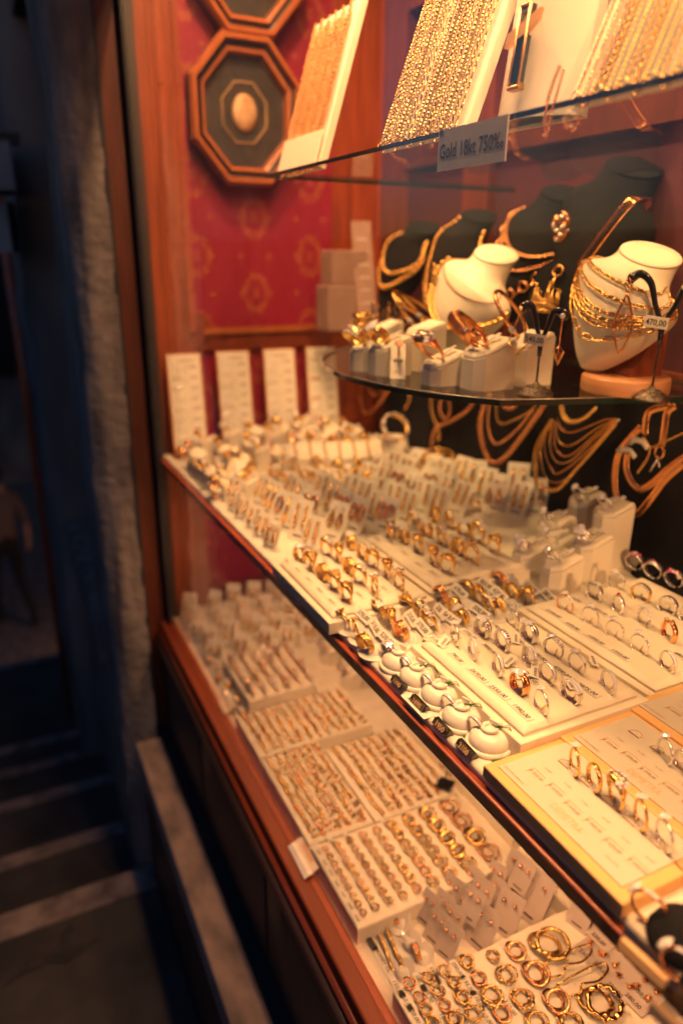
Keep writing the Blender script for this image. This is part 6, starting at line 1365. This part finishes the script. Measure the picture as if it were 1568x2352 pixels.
# ================================================================== camera
cam = bpy.data.cameras.new('Camera'); co = bpy.data.objects.new('Camera', cam); COL.objects.link(co); S.camera = co
co.matrix_world = ROT.to_4x4()
cam.sensor_fit = 'VERTICAL'; cam.sensor_height = 36; cam.lens = 36 * FPX / 2352; cam.clip_start = .01; cam.clip_end = 500
fp = PZ(c2(760, 640), ZA + .012); depth = -(ROT.transposed() @ fp).z
cam.dof.use_dof = True; cam.dof.focus_distance = depth; cam.dof.aperture_fstop = 2.5; cam.dof.aperture_blades = 0

# ================================================================== light
W = bpy.data.worlds.new('World'); S.world = W; W.use_nodes = True
nt = W.node_tree; bg = nt.nodes['Background']; sk = nt.nodes.new('ShaderNodeTexSky'); sk.sky_type = 'NISHITA'; sk.sun_disc = False
sk.ozone_density = 4; sk.dust_density = .3; sk.sun_elevation = math.radians(3.0); sk.sun_rotation = math.radians(200); tn = nt.nodes.new('ShaderNodeMix'); tn.data_type = 'RGBA'; tn.blend_type = 'MULTIPLY'; tn.inputs[0].default_value = 1; tn.inputs[7].default_value = (1.0, .78, .82, 1); nt.links.new(sk.outputs[0], tn.inputs[6]); nt.links.new(tn.outputs[2], bg.inputs[0]); bg.inputs[1].default_value = 0.15
su = bpy.data.lights.new('sun', 'SUN'); su.energy = 0.05; su.angle = math.radians(30); su.color = (.55, .7, 1.0); so = bpy.data.objects.new('sun', su); COL.objects.link(so); so.rotation_euler = (math.radians(35), math.radians(-20), 0)
WARM = (1.0, .50, .20)
def lamp(x, y, z, e, size=.02, col=WARM, tgt=None, ang=2.2, blend=.6):
    l = bpy.data.lights.new('showcase_spot', 'SPOT'); l.energy = e; l.shadow_soft_size = size; l.color = col; l.spot_size = ang; l.spot_blend = blend
    o = bpy.data.objects.new('showcase_spot', l); COL.objects.link(o); o.location = (x, y, z)
    d = Vector(tgt or (x, y, -1)) - Vector((x, y, z)); o.rotation_euler = d.to_track_quat('-Z', 'Y').to_euler(); return o
def strip(x, y0, y1, z, w, e, tgt, col=WARM):
    l = bpy.data.lights.new('strip_lamp', 'AREA'); l.shape = 'RECTANGLE'; l.size = w; l.size_y = y1 - y0; l.energy = e; l.color = col
    o = bpy.data.objects.new('strip_lamp', l); COL.objects.link(o); o.location = (x, (y0 + y1) / 2, z)
    d = Vector((tgt[0] - x, 0, tgt[1] - z)).normalized(); zz = -d; yy = Vector((0, 1, 0)); xx = yy.cross(zz)
    o.matrix_world = Matrix.Translation(o.location) @ Matrix((xx, yy, zz)).transposed().to_4x4()
# the showcase's own lamps under its ceiling
for y, e in ((-0.12, 23), (0.12, 29), (0.42, 22), (0.75, 27), (1.08, 36), (1.34, 5)): lamp(0.40, y, 0.84, e, tgt=(.50, y + .15, -.42))
strip(0.38, -0.2, 1.45, 0.90, .12, 20, (.60, 0))
strip(0.33, 0.1, 1.4, 0.52, .02, 4.5, (.75, -.2))
# unseen spots added at the near end to brighten ring stands and busts
lamp(0.47, -0.28, -0.16, 22, size=.015, tgt=(.67, .70, -.33), ang=.42, blend=.5)
lamp(0.50, -0.28, -0.06, 5, size=.015, tgt=(.62, .8, -.36), ang=1.5)
lamp(0.46, 0.90, 0.84, 40, tgt=(.56, 1.18, -.42), ang=.75, blend=.8)
lamp(0.52, 0.45, 0.84, 8, tgt=(.66, .80, -.42), ang=.8, blend=.8)  # another added spot, brightens the tall ring stands
lamp(0.34, 0.66, 0.55, 5, size=.015, tgt=(.46, .68, .22), ang=1.1)
lamp(0.34, 0.36, 0.55, 3, size=.015, tgt=(.46, .40, .22), ang=1.1)
# lamp strip under the long shelf lights the lower one
strip(0.40, -0.2, 1.45, SHELF - .037, .02, 4.6, (.42, -1.0), (1.0, .46, .19))
for y in (0.1, 0.4, 0.7, 1.0, 1.3): lamp(0.44, y, SHELF - .045, 2.5 if y < .8 else 1.7, size=.010, col=(1.0, .46, .19), tgt=(.40, y, -1), ang=2.7)
l = bpy.data.lights.new('lane_lamp', 'POINT'); l.energy = 14; l.color = (1, .5, .25); l.shadow_soft_size = .2; o = bpy.data.objects.new('lane_lamp', l); COL.objects.link(o); o.location = (.78, 5.6, -2.5)
S.view_settings.view_transform = 'Standard'; S.view_settings.look = 'None'; S.view_settings.exposure = -0.02; S.view_settings.gamma = 1
S.render.engine = 'CYCLES'; S.cycles.max_bounces = 7; S.cycles.diffuse_bounces = 3; S.cycles.glossy_bounces = 3; S.cycles.transparent_max_bounces = 12
S.cycles.sample_clamp_indirect = 4.0; S.cycles.sample_clamp_direct = 30; S.cycles.blur_glossy = 0.5; S.cycles.caustics_reflective = False; S.cycles.caustics_refractive = False
